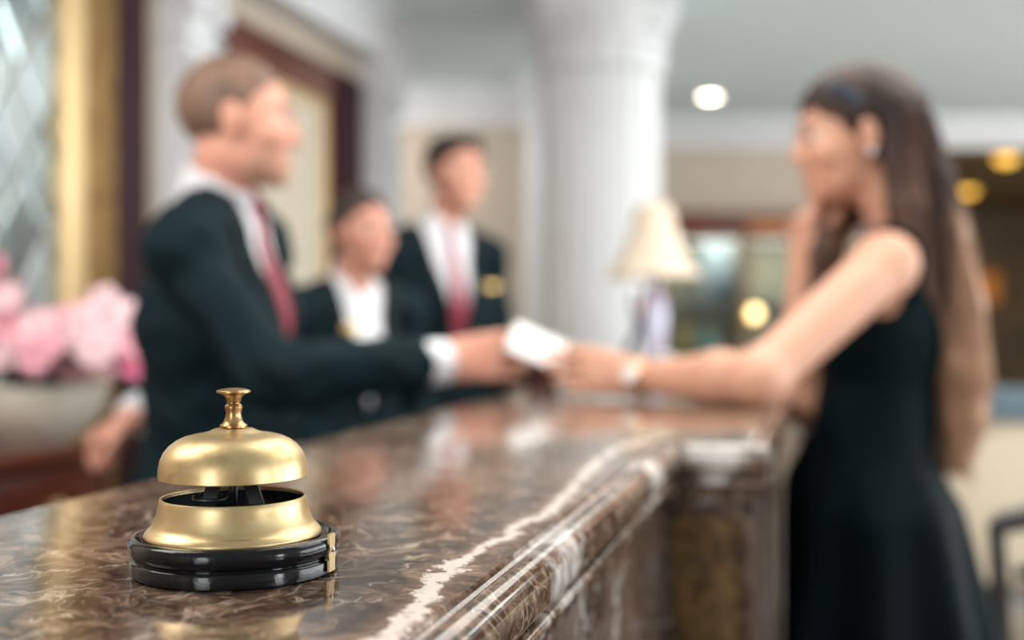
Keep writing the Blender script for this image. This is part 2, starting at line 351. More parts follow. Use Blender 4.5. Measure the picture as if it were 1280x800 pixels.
f += [(0, 1, nb+1, nb), (1, 2, nb+6, nb+2, nb+1) if False else (1, 2, 3, nb+5, nb+4, nb+3, nb+2, nb+1)]
nb2 = len(v); v += [(UB, S0, -.06), (UB, 3.35, -.06), (-.92, 3.35, -.06), (-.92, S1, -.06)]
f += [(nb, nb+1, nb+2, nb2+1, nb2), (nb+2, nb+3, nb2+2, nb2+1), (nb+3, nb+4, nb2+3, nb2+2)]
MB().add(v, f).build('countertop', m_top, ct_e, True)
zb = -TZ
MB().box(UB+.02, S0, zb, UF+.002, 3.36, -.055).box(UF, SJ+.008, zb, UJ-.006, S1-.02, -.055).box(-.90, 3.37, zb, UF, S1-.02, -.055).build('counter_body', m_body, ct_e)
# raised slab panels on the near front face
for k, (a, b) in enumerate(((-.88, -.42), (-.41, .05), (.06, .55), (.56, SJ-.01))):
    MB().box(UF, a, -.93, UF+.0035, b, -.062, .002).build('slab_panel', m_body, ct_e, True)
MB().box(UF, S0, zb, UF+.02, SJ, -.94, .004).box(UF, SJ-.012, zb, UJ+.01, SJ, -.94, .004).box(UJ-.01, SJ, zb, UJ+.015, S1, -.94, .004).build('plinth', m_body, ct_e, True)
# the return pier: stiles and golden panel facing the visitor
MB().box(UF+.012, SJ, -.93, UJ-.012, SJ+.006, -.075, .002).build('pier_panel', m_gold, ct_e, True)
MB().box(UF, SJ-.0035, -.94, UF+.010, SJ+.008, -.06, .001).box(UJ-.012, SJ-.0035, -.94, UJ, SJ+.008, -.06, .001).box(UF, SJ-.0035, -.078, UJ, SJ+.008, -.06, .001).build('pier_stile', m_body, ct_e, True)
for a in np.arange(SJ+.0, S1-.1, .56):
    MB().box(UJ-.007, a+.005, -.93, UJ+.0, min(a+.555, S1-.02), -.062, .002).build('slab_panel', m_body, ct_e, True)
# ---------------------------------------------------------------- service bell
brass = bpy.data.materials.new('aged_brass'); brass.use_nodes = True
nt = brass.node_tree; b = nt.nodes['Principled BSDF']; b.inputs['Metallic'].default_value = 1
tc = nt.nodes.new('ShaderNodeTexCoord'); n1 = nt.nodes.new('ShaderNodeTexNoise'); n1.inputs['Scale'].default_value = 45; n1.inputs['Detail'].default_value = 6
n2 = nt.nodes.new('ShaderNodeTexNoise'); n2.inputs['Scale'].default_value = 400; nt.links.new(tc.outputs['Object'], n1.inputs['Vector']); nt.links.new(tc.outputs['Object'], n2.inputs['Vector'])
r = nt.nodes.new('ShaderNodeValToRGB'); r.color_ramp.elements[0].position = .28; r.color_ramp.elements[1].position = .48
r.color_ramp.elements[0].color = (.40, .27, .12, 1); r.color_ramp.elements[1].color = (.60, .455, .25, 1); nt.links.new(n1.outputs['Fac'], r.inputs[0]); nt.links.new(r.outputs[0], b.inputs['Base Color'])
mr = nt.nodes.new('ShaderNodeMapRange'); mr.inputs[3].default_value = .46; mr.inputs[4].default_value = .33; nt.links.new(n1.outputs['Fac'], mr.inputs[0]); nt.links.new(mr.outputs[0], b.inputs['Roughness'])
bp = nt.nodes.new('ShaderNodeBump'); bp.inputs['Strength'].default_value = .05; bp.inputs['Distance'].default_value = .0005; nt.links.new(n2.outputs['Fac'], bp.inputs['Height']); nt.links.new(bp.outputs[0], b.inputs['Normal'])
knob_m = mat('dark_brass', (.30, .17, .07), .3, 1, noise=((160, 160, 160), (.52, .35, .17), .35, .65))
lacq = mat('black_lacquer', (.004, .005, .007), .13, spec=.3, coat=.0, noise=((90, 90, 90), (.018, .018, .02), .55, .75), bump=(160, .12))
BY = .126*F/(711.5-400); K = BY/.572
bell = empty('service_bell', 'brass counter service bell on a round black wooden base, standing on the marble counter', 'bell', ((292-640)/F*BY, BY, TZ))
def bl(pts, seg=96, rs=1, zf=lambda z: z, dx=0): return MB().lathe([(r_*K*rs, zf(z_)*K) for r_, z_ in pts], seg, (dx, 0, 0))
zd = lambda z: .0458+(z-.0436)*(.0698-.0458)/(.0710-.0436)
zk = lambda z: .0696+(z-.0708)*(.0894-.0696)/(.0915-.0708)
bl([(0, .0002), (.0488, .0002), (.0500, .0012), (.0502, .0065), (.0497, .0075), (.0487, .0082), (.0487, .0088), (.0494, .0096), (.0506, .0108), (.0510, .0130), (.0510, .0152), (.0504, .0172), (.0490, .0184), (.0470, .0187), (.0452, .0180), (.044, .0168), (.0, .0168)], dx=.0014).build('base', lacq, bell, True)
bl([(.0442, .0168), (.0444, .0178), (.0438, .0190), (.0430, .0198), (.0424, .0206), (.0420, .0208), (.0412, .0212), (.0396, .0240), (.0380, .0285), (.0369, .0330), (.0365, .0352), (.0362, .0356), (.0357, .0357), (.0354, .0352), (.0353, .034)], rs=.965, zf=lambda z: z+.0006).build('cup', brass, bell, True)
bl([(.0353, .0350), (.0354, .033), (.0356, .0285), (.034, .020), (0, .0178)], rs=.965, zf=lambda z: z+.0006).build('cup_lining', mat('dark_green_enamel', (.004, .014, .014), .25, coat=.4), bell, True)
dome = [(.0001, .0710), (.0075, .0709), (.0100, .0704), (.0125, .0690), (.0165, .0679), (.0205, .0672), (.0245, .0661), (.0285, .0640), (.0320, .0610), (.0345, .0575), (.0361, .0535), (.0369, .0490), (.0371, .0450), (.0372, .0441), (.0369, .0436), (.0363, .0438), (.0361, .046), (.0352, .053), (.0335, .0575), (.0305, .0612), (.02, .0655), (.0001, .067)]
bl(dome, 96, .972, zd).build('dome', brass, bell, True)
knob = [(.0001, .0708), (.0060, .0709), (.0066, .0713), (.0066, .0724), (.0061, .0729), (.0053, .0733), (.0046, .0745), (.0040, .0765), (.0037, .0785), (.0040, .0800), (.0043, .0812), (.0042, .0824), (.0036, .0832), (.0030, .0835), (.0030, .0840), (.0034, .0844), (.0036, .0850), (.0038, .0862), (.0046, .0876), (.0060, .0885), (.0078, .0889), (.0083, .0893), (.0083, .0900), (.0078, .0904), (.006, .0910), (.003, .0914), (.0001, .0915)]
bl(knob, 48, 1, zk).build('plunger_knob', knob_m, bell, True)
for px_, a0_ in ((-.0075, -.010), (.0085, .0145)):
    m_ = MB(); pts = [(px_*.8*K, -.004*K, .060*K), (px_*K, -.006*K, .046*K), (a0_*.95*K, -.010*K, .034*K), (a0_*1.25*K, -.014*K, .024*K), (a0_*1.4*K, -.016*K, .018*K)]
    v = []
    for x, y, z in pts: v += [(x-.0035*K, y-.0008, z), (x+.0035*K, y-.0008, z), (x+.0035*K, y+.0012, z), (x-.0035*K, y+.0012, z)]
    f = [(i*4+k, i*4+(k+1) % 4, i*4+4+(k+1) % 4, i*4+4+k) for i in range(4) for k in range(4)]
    m_.add(v, f).build('bracket', black_iron, bell)
m_ = MB(); pts = []
for k in range(21): a = 2*PI*k/20; pts.append(((-.0085+.0078*math.copysign(abs(math.cos(a))**.5, math.cos(a)))*K, (-.012+.005*math.sin(a))*K, (.0372+.0008*math.sin(a))*K))
m_.tube(pts, .0009, 8, False).build('striker_loop', black_iron, bell, True)
MB().tube([(0, 0, .02*K), (0, 0, .068*K)], .0022*K, 16).build('spindle', black_iron, bell, True)
ta = math.radians(-17); tm = Matrix.Translation((.0014, 0, 0)) @ Matrix.Rotation(ta, 4, 'Z') @ Matrix.Translation((.0508*K, 0, 0))
mb = MB(); n_ = 10
for x in (0, .0012): mb.v += [(x, y*K, z*K) for y, z in ((-.0030, .0025), (-.0030, .008), (-.0038, .0105), (-.0024, .0132), (-.0030, .0155), (-.0030, .0205), (.0030, .0205), (.0030, .0155), (.0024, .0132), (.0038, .0105), (.0030, .008), (.0030, .0025))]
n_ = 12; mb.f = [tuple(range(n_)), tuple(range(n_, 2*n_))]+[(i, (i+1) % n_, n_+(i+1) % n_, n_+i) for i in range(n_)]
tab = mb.xf(tm).build('clasp_plate', brass, bell)
MB().lathe([(0, .0014), (.0009, .0012), (.0014, .0004), (.0014, 0), (0, 0)], 16).xf(tm @ Matrix.Translation((.0012, 0, .0128*K)) @ Matrix.Rotation(PI/2, 4, 'Y')).build('rivet', mat('steel', (.6, .6, .6), .2, 1), tab, True)
# ---------------------------------------------------------------- lamp on the counter
Lp = P(817, 450.5, 3.62); Lp.z = TZ
lamp = empty('table_lamp', 'table lamp with flared cream shade and painted porcelain stem at the counter\'s far end', 'lamp', Lp)
shade_m = mat('cream_shade', (.66, .56, .45), .8)
sh = [(.052, .485), (.062, .45), (.075, .40), (.095, .345), (.118, .30), (.146, .262), (.144, .262), (.116, .30), (.093, .345), (.073, .40), (.060, .45), (.050, .485)]
MB().lathe(sh, 48, mod=lambda a, z: 1+.025*math.cos(8*a)).build('lamp_shade', shade_m, lamp, True)
MB().lathe([(.145, .256), (.149, .259), (.149, .266), (.145, .268)], 48, mod=lambda a, z: 1+.025*math.cos(8*a)).build('shade_trim', mat('cream_trim', (.72, .62, .5), .7), lamp, True)
MB().lathe([(0, .035), (.030, .036), (.036, .05), (.042, .09), (.044, .14), (.040, .19), (.028, .225), (.018, .24), (0, .242)], 32).build('stem', mat('painted_porcelain', (.62, .64, .80), .15, noise=((16, 16, 11), (.62, .10, .16), .50, .60)), lamp, True)
MB().lathe([(0, 0), (.068, 0), (.07, .008), (.06, .016), (.045, .022), (.035, .036), (0, .036)], 32).build('base', mat('lamp_base', (.55, .58, .62), .25, .4), lamp, True)
MB().tube([(0, 0, .24), (0, 0, .44)], .005, 8).build('rod', black_iron, lamp, True)
MB().lathe([(0, .49), (.006, .488), (.009, .497), (.004, .505), (.007, .513), (0, .52)], 16).build('finial', gold_m, lamp, True)
MB().tube([(0, 0, .44), (0, 0, .483)], .003, 6).tube([(-.05, 0, .483), (.05, 0, .483)], .002, 6).tube([(0, -.05, .483), (0, .05, .483)], .002, 6).build('spider', black_iron, lamp, True)
st_ = empty('desk_sculpture', 'dark curved figurine standing against the left side of the porcelain lamp', 'figurine', (Lp.x-.085, Lp.y-.03, TZ))
MB().lathe([(0, 0), (.04, 0), (.04, .012), (.03, .018), (0, .02)], 20).build('base', black_iron, st_, True)
MB().tube([(0, 0, .018), (.015, 0, .05), (.032, 0, .09), (.030, 0, .13), (.018, 0, .17), (.022, 0, .22)], [.018, .016, .013, .011, .009, .007], 10).build('figure', black_iron, st_, True)
# small dark box behind the hands
bx = P(672, 484, 2.17); bx.z = TZ
db = empty('desk_box', 'small dark brown box on the counter behind the two outstretched hands', 'box', (bx.x+.01, bx.y+.03, TZ), ROT)
MB().box(-.028, -.02, 0, .028, .02, .034, .003).build('body', mahog, db, True)
MB().box(-.030, -.022, .034, .030, .022, .046, .003).build('lid', mahog, db, True)
# ---------------------------------------------------------------- console, bowl of flowers
cz_ = .972
cons = empty('console_table', 'dark red mahogany console cabinet along the left wall under the flower bowl', 'console', (-2.17, 0, 0), ROT)
x1c = .50; sA, sB = 1.35, 3.0
MB().box(.06, sA, cz_-.035, x1c, sB, cz_, .008).build('top', mahog_red, cons, True)
MB().box(.08, sA+.03, .08, x1c-.03, sB-.03, cz_-.035, .004).build('carcass', mahog, cons, True)
MB().box(.09, sA+.05, 0, x1c-.05, sB-.05, .08).build('plinth', mahog, cons)
for k in range(4):
    a = sA+.06+k*(sB-sA-.12)/4; b_ = a+(sB-sA-.12)/4-.02
    dr = MB().box(x1c-.03, a, cz_-.20, x1c-.012, b_, cz_-.05, .004).build('drawer', mahog_red, cons, True)
    MB().lathe([(0, 0), (.006, 0), (.006, .012), (.013, .018), (.012, .026), (0, .028)], 16).xf(Matrix.Translation((x1c-.012, (a+b_)/2, cz_-.125)) @ Matrix.Rotation(PI/2, 4, 'Y')).build('knob', gold_m, dr, True)
    dr = MB().box(x1c-.03, a, .12, x1c-.012, b_, cz_-.22, .004).build('door', mahog_red, cons, True)
    MB().tube([(x1c+.0, b_-.03, .42), (x1c+.0, b_-.03, .54)], .005, 8).build('handle', gold_m, dr, True)
for k, dy in enumerate((.0, .12)):
    MB().box(.10, sB-.028, .12+k*.42, x1c-.06, sB-.022, .48+k*.42, .003).build('side_panel', mahog_red, cons, True)
fc = P(44, 550, 2.6); fc.z = cz_
pot = empty('flower_bowl', 'wide cream bowl planted with pink orchids on the mahogany console', 'flowers', fc)
MB().lathe([(0, 0), (.07, 0), (.075, .008), (.10, .025), (.135, .06), (.152, .10), (.156, .125), (.160, .128), (.158, .134), (.150, .132), (.145, .12), (.12, .09), (0, .085)], 48).build('bowl', mat('cream_ceramic', (.66, .60, .50), .35, noise=((14, 14, 14), (.74, .69, .60), .35, .65)), pot, True)
MB().lathe([(0, .118), (.148, .118), (.146, .11), (0, .10)], 24).build('moss', mat('moss', (.02, .035, .015), .9), pot, True)
pinks = [mat('pink_petal', (.86, .42, .50), .55, sss=.1), mat('pale_pink_petal', (.90, .62, .66), .55, sss=.1), mat('deep_pink_petal', (.74, .16, .30), .55, sss=.1)]
def blossom_mesh(m, nm):
    mb = MB()
    for k in range(5):
        a = 2*PI*k/5; v = []; W = [0, .55, .95, 1.0, .6]
        for i, w_ in enumerate(W):
            t = i/4; rr = .003+.028*t; z = .010*math.sin(t*2.2)
            for sx in (-1, 0, 1): v.append((rr*math.cos(a)-sx*w_*.013*math.sin(a), rr*math.sin(a)+sx*w_*.013*math.cos(a), z-(.002 if sx else 0)))
        mb.add(v, [(i*3+j, i*3+j+1, i*3+j+4, i*3+j+3) for i in range(4) for j in (0, 1)])
    mb.lathe([(.006, 0), (.007, .006), (.004, .014), (0, .016)], 8)
    me = mesh(nm, mb.v, mb.f); me.materials.append(m); me.polygons.foreach_set('use_smooth', [True]*len(me.polygons)); return me
bms = [blossom_mesh(p, 'blossom') for p in pinks]
stems = MB(); nb_ = 0
for k in range(26):
    a = random.uniform(0, 2*PI); R_ = random.uniform(.08, .24); hh = random.uniform(.17, .30)
    if k < 5: a = random.uniform(2.2, 4.1); hh = random.uniform(.32, .42); R_ = .14
    if k in (6, 7, 8, 9): a = random.uniform(-.6, .3); R_ = .235; hh = random.uniform(.17, .24)
    p0 = Vector((.05*math.cos(a), .05*math.sin(a), .11)); p2 = Vector((R_*math.cos(a), R_*math.sin(a), hh)); p1 = Vector(((R_*.45)*math.cos(a), (R_*.45)*math.sin(a), hh+.05))
    pts = [(p0*(1-t)**2+p1*2*t*(1-t)+p2*t*t) for t in [i/8 for i in range(9)]]; stems.tube(pts, .0022, 6)
    for q in (3, 4, 5, 6, 7, 8):
        pz = pts[q]+Vector((random.uniform(-.022, .022), random.uniform(-.022, .022), random.uniform(-.02, .03)))
        dp = pz.z < .185 and random.random() < .55
        o = bpy.data.objects.new('blossom', bms[2 if dp else random.choice((0, 0, 1, 1))]); C.objects.link(o); o.parent = pot; o.location = pz; s_ = random.uniform(.9, 1.35); o.scale = (s_,)*3
        o.rotation_euler = Vector((pz.x+random.uniform(-.1, .1), pz.y-.15, .1+random.uniform(-.05, .1))).to_track_quat('Z', 'Y').to_euler()
stems.build('stems', mat('green_stem', (.05, .12, .03), .5), pot, True)['kind'] = 'stuff'
leaf_m = mat('dark_green_leaf', (.015, .06, .022), .4)
for k in range(12):
    a = 2*PI*k/12+.2; v = []
    for i in range(7):
        t = i/6; rr = .04+.17*t; z = .115+.10*math.sin(t*2.4); w_ = .026*math.sin(PI*(.08+.9*t))
        for sx in (-1, 0, 1): v.append((rr*math.cos(a)-sx*w_*math.sin(a), rr*math.sin(a)+sx*w_*math.cos(a), z+(.004 if sx else 0)))
    MB().add(v, [(i*3+j, i*3+j+1, i*3+j+4, i*3+j+3) for i in range(6) for j in (0, 1)]).build('leaf', leaf_m, pot, True)
# ---------------------------------------------------------------- back of lobby: display cabinet and its goods
cab = empty('display_cabinet', 'mahogany and glass display cabinet against the far lobby wall, beyond the lamp', 'cabinet', (0, 7.95, 0))
cx0, cx1, ctp = 1.02, 3.05, CZ+.74
olive = mat('olive_backing', (.40, .38, .27), .6, noise=((2.5, 1, .4), (.26, .28, .22), .4, .6))
MB().box(cx0, .40, 0, cx1, .44, ctp-.1).build('back_panel', olive, cab)
MB().box(cx0-.04, -.04, ctp-.17, cx1+.04, .44, ctp-.03, .01).box(cx0-.06, -.07, ctp-.03, cx1+.06, .44, ctp, .01).build('cornice', mahog_red, cab, True)
MB().box(1.62, -.05, ctp-.15, 1.95, -.04, ctp-.06, .004).build('cornice_plaque', mat('amber_inlay', (.34, .11, .02), .4), cab, True)
for x in (cx0, 1.60, 2.32, cx1): MB().box(x-.03, -.02, 0, x+.03, .42, ctp-.17, .005).build('post', mat('olive_wood', (.16, .11, .05), .4), cab, True)
for z in (.55, .98, 1.38): MB().box(cx0+.03, 0, z-.012, cx1-.03, .40, z).build('shelf', mat('shelf_glass', (.35, .42, .40), .2), cab)
MB().box(cx0, -.02, 0, cx1, .42, .50, .01).build('cupboard', mahog, cab, True)
for a, b_ in ((cx0+.03, 1.57), (1.63, 2.29), (2.35, cx1-.03)): MB().box(a, -.008, .50, b_, -.002, ctp-.17).build('glass_pane', glass_m, cab)
def vase(px, w_, h_, z, m, label, prof_=None):
    X = (px-640)/F*8.1; t = tag(MB().lathe([(0, 0), (w_*.3, 0), (w_*.34, h_*.04), (w_*.5, h_*.35), (w_*.46, h_*.6), (w_*.2, h_*.82), (w_*.26, h_), (w_*.2, h_*.98), (0, h_*.8)], 24).build('vase', m, None, True), label, 'vase', 'vases in the display cabinet'); t.location = (X, 8.12, z); return t
teal = mat('teal_glaze', (.20, .42, .38), .25); lblue = mat('pale_blue_glaze', (.42, .56, .64), .25); nav = mat('navy_glaze', (.02, .06, .10), .4)
vase(885, .16, .22, .98, teal, 'stout teal vase on the middle shelf of the far display cabinet, nearest the lamp')
vase(930, .12, .20, .98, teal, 'slimmer teal vase on the middle shelf of the far display cabinet, nearer the woman')
vase(855, .13, .30, .98, mat('ochre_glaze', (.42, .34, .10), .3), 'ochre vase seen just right of the table lamp stem in the display cabinet')
X = (900-640)/F*8.1
pan = empty('glass_picture', 'tall pale blue picture standing on the top shelf of the display cabinet', 'picture', (X, 8.2, 1.38))
MB().box(-.11, 0, 0, .11, .02, .42, .004).build('picture', lblue, pan, True); frame_ring(-.12, .12, 0, .43, .014, -.004, .024, .003).xf(Matrix.Rotation(-PI/2, 4, 'Z')).build('frame', mat('grey_frame', (.4, .44, .45), .4), pan, True)
bxn = empty('gift_box', 'dark blue box hanging over the round yellow lamp in the display cabinet', 'box', ((911-640)/F*8.0, 8.12, 1.38))
MB().box(-.085, -.06, 0, .085, .06, .10, .006).build('body', nav, bxn, True); MB().box(-.089, -.064, .10, .089, .064, .125, .006).build('lid', nav, bxn, True)
gl = empty('cabinet_lamp', 'small round glowing yellow lamp inside the far display cabinet', 'lamp', ((940-640)/F*7.95, 7.86, CZ+.055-.055))
MB().lathe([(0, 0), (.02, .003), (.036, .022), (.04, .045), (.034, .067), (.018, .084), (0, .088)], 20).build('globe', mat('yellow_globe', (1, .8, .4), .5, emis=(1, .70, .30), es=4), gl, True)
MB().tube([(0, .045, .044), (0, .10, .044)], .006, 8).build('arm', gold_m, gl, True)
# ceiling lights
def downlight(X, Y, Z, r_, col, es, label, cat='ceiling light'):
    t = empty('ceiling_light', label, cat, (X, Y, Z))
    MB().lathe([(r_, -.002), (r_*1.05, -.012), (r_*1.28, -.010), (r_*1.32, 0), (r_, 0)], 32).build('ring', white_m, t, True)
    MB().lathe([(0, -.012), (r_*.7, -.010), (r_, -.003)], 32).build('lens', mat('light_%d' % round(es*10+Y), (1, 1, 1), .5, emis=col, es=es), t, True)
downlight(1.28, 7.5, H, .06, (1, .84, .66), 16, 'round warm white recessed light in the pale ceiling beside the large column')
for px_, py_, Y_, lb in ((1257, 195, 8.84, 'round yellow ceiling light in the dark hall, the upper one at the frame edge'), (1210, 237, 11.1, 'round yellow ceiling light in the dark hall, the lower one beside the woman\'s hair')):
    t = empty('hall_light', lb, 'ceiling light', ((px_-640)/F*Y_, Y_, 2.5))
    g = MB().lathe([(0, -.075), (.05, -.068), (.085, -.04), (.095, -.012), (.09, 0)], 24).build('globe', mat('amber_globe', (1, .7, .2), .5, emis=(1, .52, .06), es=1.6), t, True); g.scale = (.85, .85, .85)
    MB().lathe([(.1, -.01), (.11, 0), (.07, 0)], 24).build('ring', gold_m, t, True)
wlp = empty('wall_lamp', 'dim orange lit wall lamp on the far wall of the dark hall', 'lamp', ((1240-640)/F*13.2, 13.4, CZ+.2))
MB().box(-.13, -.12, 0, .13, -.02, .34, .02).build('lamp_shade', mat('orange_shade', (.5, .2, .04), .6, emis=(1, .28, .03), es=.12), wlp, True)
MB().box(-.04, -.02, .05, .04, 0, .25, .005).build('bracket', gold_m, wlp, True)
# ---------------------------------------------------------------- lobby seating on the right
beige = mat('beige_upholstery', (.58, .50, .38), .85, bump=(60, .2)); dkw = mat('dark_chair_wood', (.020, .018, .022), .35, coat=.3)
def armchair(loc, rz, label, m=beige):
    t = empty('armchair', label, 'armchair', loc, rz, 'beige lobby armchairs')
    MB().box(-.30, -.30, .28, .30, .28, .45, .05).build('seat', m, t, True); MB().box(-.32, .20, .28, .32, .34, .98, .06).build('backrest', m, t, True)
    for sx in (-1, 1):
        MB().box(sx*.36-.06, -.30, .2, sx*.36+.06, .30, .64, .04).build('armrest', m, t, True)
        for sy in (-1, 1): MB().tube([(sx*.32, sy*.26, 0), (sx*.32, sy*.26, .28)], [.015, .025], 8).build('leg', dkw, t, True)
    return t
armchair((1.66, 4.55, 0), PI, 'beige upholstered armchair behind the woman, its back to the counter')
armchair((2.56, 4.55, 0), PI, 'beige upholstered armchair at the right frame edge, farther from the woman')
armchair((2.35, 6.1, 0), .3, 'beige upholstered armchair farthest back in the lobby, facing the others')
cu = tag(MB().box(-.20, -.09, .0, .20, .09, .022, .01).box(-.20, -.105, -.09, .20, -.083, .020, .01).box(-.20, .083, -.16, .20, .105, .020, .01).build('throw_blanket', mat('blue_grey_cloth', (.11, .16, .20), .85), None, True), 'blue-grey throw blanket folded over the back of the beige armchair behind the woman', 'blanket'); cu.location = (1.82, 4.28, .975)
tbl = empty('side_table', 'low round dark side table in front of the beige armchairs', 'table', (2.2, 5.35, 0))
MB().lathe([(0, .46), (.26, .46), (.27, .475), (.26, .49), (0, .49)], 32).build('table_top', dkw, tbl, True); MB().tube([(0, 0, 0), (0, 0, .46)], .025, 12).build('leg', dkw, tbl, True); MB().lathe([(0, 0), (.17, 0), (.16, .02), (0, .03)], 24).build('base', dkw, tbl, True)
ch = empty('spindle_chair', 'dark wooden chair with curved top rail and slatted back at lower right edge', 'chair', (1.145, 2.42, .0), .1)
slm = mat('taupe_slat', (.20, .13, .10), .5)
def arc(x): return -.0+.10*(x/.24)**2*-1
pts = [(x, -.20+.05*(1-(x/.25)**2)*-1, .86+.045*(1-(x/.26)**2)) for x in np.linspace(-.25, .25, 17)]
MB().tube(pts, [.022+.008*math.sin(PI*i/16) for i in range(17)], 10).build('top_rail', dkw, ch, True)
MB().tube([(x, y, z-.10) for x, y, z in pts[1:-1]], .014, 8).build('mid_rail', dkw, ch, True)
for i in range(7):
    x = -.18+.06*i; y = -.20-.05*(1-(x/.25)**2); MB().box(x-.014, y-.006, .46, x+.014, y+.006, .80, .003).build('slat', slm, ch, True)
MB().box(-.23, -.22, .42, .23, .22, .465, .02).build('seat', mat('chair_seat', (.25, .18, .13), .6), ch, True)
for sx in (-1, 1):
    MB().tube([(sx*.23, -.20, 0), (sx*.225, -.20, .45), (sx*.25, -.20, .87)], .017, 8).build('rear_post', dkw, ch, True)
    MB().tube([(sx*.21, .19, 0), (sx*.21, .19, .43)], .016, 8).build('leg', dkw, ch, True)
# ================================================================ PEOPLE: implicit surfaces
class Grid:
    def __init__(s, xs, ys, zs):
        def ax(segs):
            out = [segs[0][0]]
            for a, st in segs[:-1]: pass
            for (a, st), (b, _) in zip(segs[:-1], segs[1:]):
                n = max(1, int(math.ceil((b-a)/st-1e-6))); out += list(np.linspace(a, b, n+1)[1:])
            return np.array(out, np.float32)
        s.x, s.y, s.z = ax(xs), ax(ys), ax(zs); s.reset()
    def reset(s): s.F = np.full((len(s.x), len(s.y), len(s.z)), .06, np.float32); return s
    def sub(s, lo, hi):
        r = []
        for a, l, h in zip((s.x, s.y, s.z), lo, hi):
            i = max(0, int(np.searchsorted(a, l))-1); j = min(len(a), int(np.searchsorted(a, h))+1); r.append(slice(i, j))
        return tuple(r)
    def coords(s, sl): return s.x[sl[0]][:, None, None], s.y[sl[1]][None, :, None], s.z[sl[2]][None, None, :]
def smin(a, b, k): h = np.clip(.5+.5*(b-a)/k, 0, 1); return b*(1-h)+a*h-k*h*(1-h)
def N(v): return Vector(v).normalized()
def ecap(a, b, ra, rb, lat=None, k=.02):        # elliptic tapered capsule; ra, rb = (lateral, frontal) radii
    ra = ra if hasattr(ra, '__len__') else (ra, ra); rb = rb if hasattr(rb, '__len__') else (rb, rb)
    return ('c', Vector(a), Vector(b), ra, rb, lat, k)
def ell(c, r_, axes, k=.02): return ('e', Vector(c), r_, axes, None, None, k)
def bbox(p, e):
    if p[0] == 'c':
        R_ = max(*p[3], *p[4])+e+.05; lo = [min(a, b)-R_ for a, b in zip(p[1], p[2])]; hi = [max(a, b)+R_ for a, b in zip(p[1], p[2])]
    else: R_ = max(p[2])+e+.05; lo = [a-R_ for a in p[1]]; hi = [a+R_ for a in p[1]]
    return lo, hi
def dist(p, X, Y, Z, e=0):
    if p[0] == 'c':
        _, a, b, ra, rb, lat, k = p; ax = b-a; L_ = max(ax.length, 1e-5); ax = ax/L_
        if lat is None: lat = Vector((0, 1, 0)) if abs(ax.y) < .9 else Vector((1, 0, 0))
        l = (lat-ax*lat.dot(ax)).normalized(); fr = ax.cross(l)
        dx, dy, dz = X-a.x, Y-a.y, Z-a.z; pr = dx*ax.x+dy*ax.y+dz*ax.z; t = np.clip(pr/L_, 0, 1)
        qa = pr-t*L_; ql = dx*l.x+dy*l.y+dz*l.z; qf = dx*fr.x+dy*fr.y+dz*fr.z
        if ra[0] == ra[1] and rb[0] == rb[1]:
            return np.sqrt(qa*qa+ql*ql+qf*qf)-(ra[0]+(rb[0]-ra[0])*t)-e
        rl = ra[0]+(rb[0]-ra[0])*t+e; rf = ra[1]+(rb[1]-ra[1])*t+e; rm = np.minimum(rl, rf)
        k0 = np.sqrt((ql/rl)**2+(qf/rf)**2+(qa/rm)**2)+1e-6; k1 = np.sqrt((ql/rl**2)**2+(qf/rf**2)**2+(qa/rm**2)**2)+1e-6
        return k0*(k0-1)/k1
    _, c, r_, axes, _, _, k = p; dx, dy, dz = X-c.x, Y-c.y, Z-c.z; s0 = 0; s1 = 0
    for a, q in zip(axes, r_):
        q = q+e; d = dx*a.x+dy*a.y+dz*a.z; s0 = s0+(d/q)**2; s1 = s1+(d/q**2)**2
    k0 = np.sqrt(s0)+1e-6; return k0*(k0-1)/(np.sqrt(s1)+1e-6)
def union(g, prims, e=0, kk=None):
    for p in prims:
        sl = g.sub(*bbox(p, e)); X, Y, Z = g.coords(sl); d = dist(p, X, Y, Z, e).astype(np.float32); g.F[sl] = smin(g.F[sl], d, kk or p[-1])
def cut(g, prims, e=0, k=.004):
    for p in prims:
        sl = g.sub(*bbox(p, e)); X, Y, Z = g.coords(sl); g.F[sl] = -smin(-g.F[sl], dist(p, X, Y, Z, e).astype(np.float32), k)
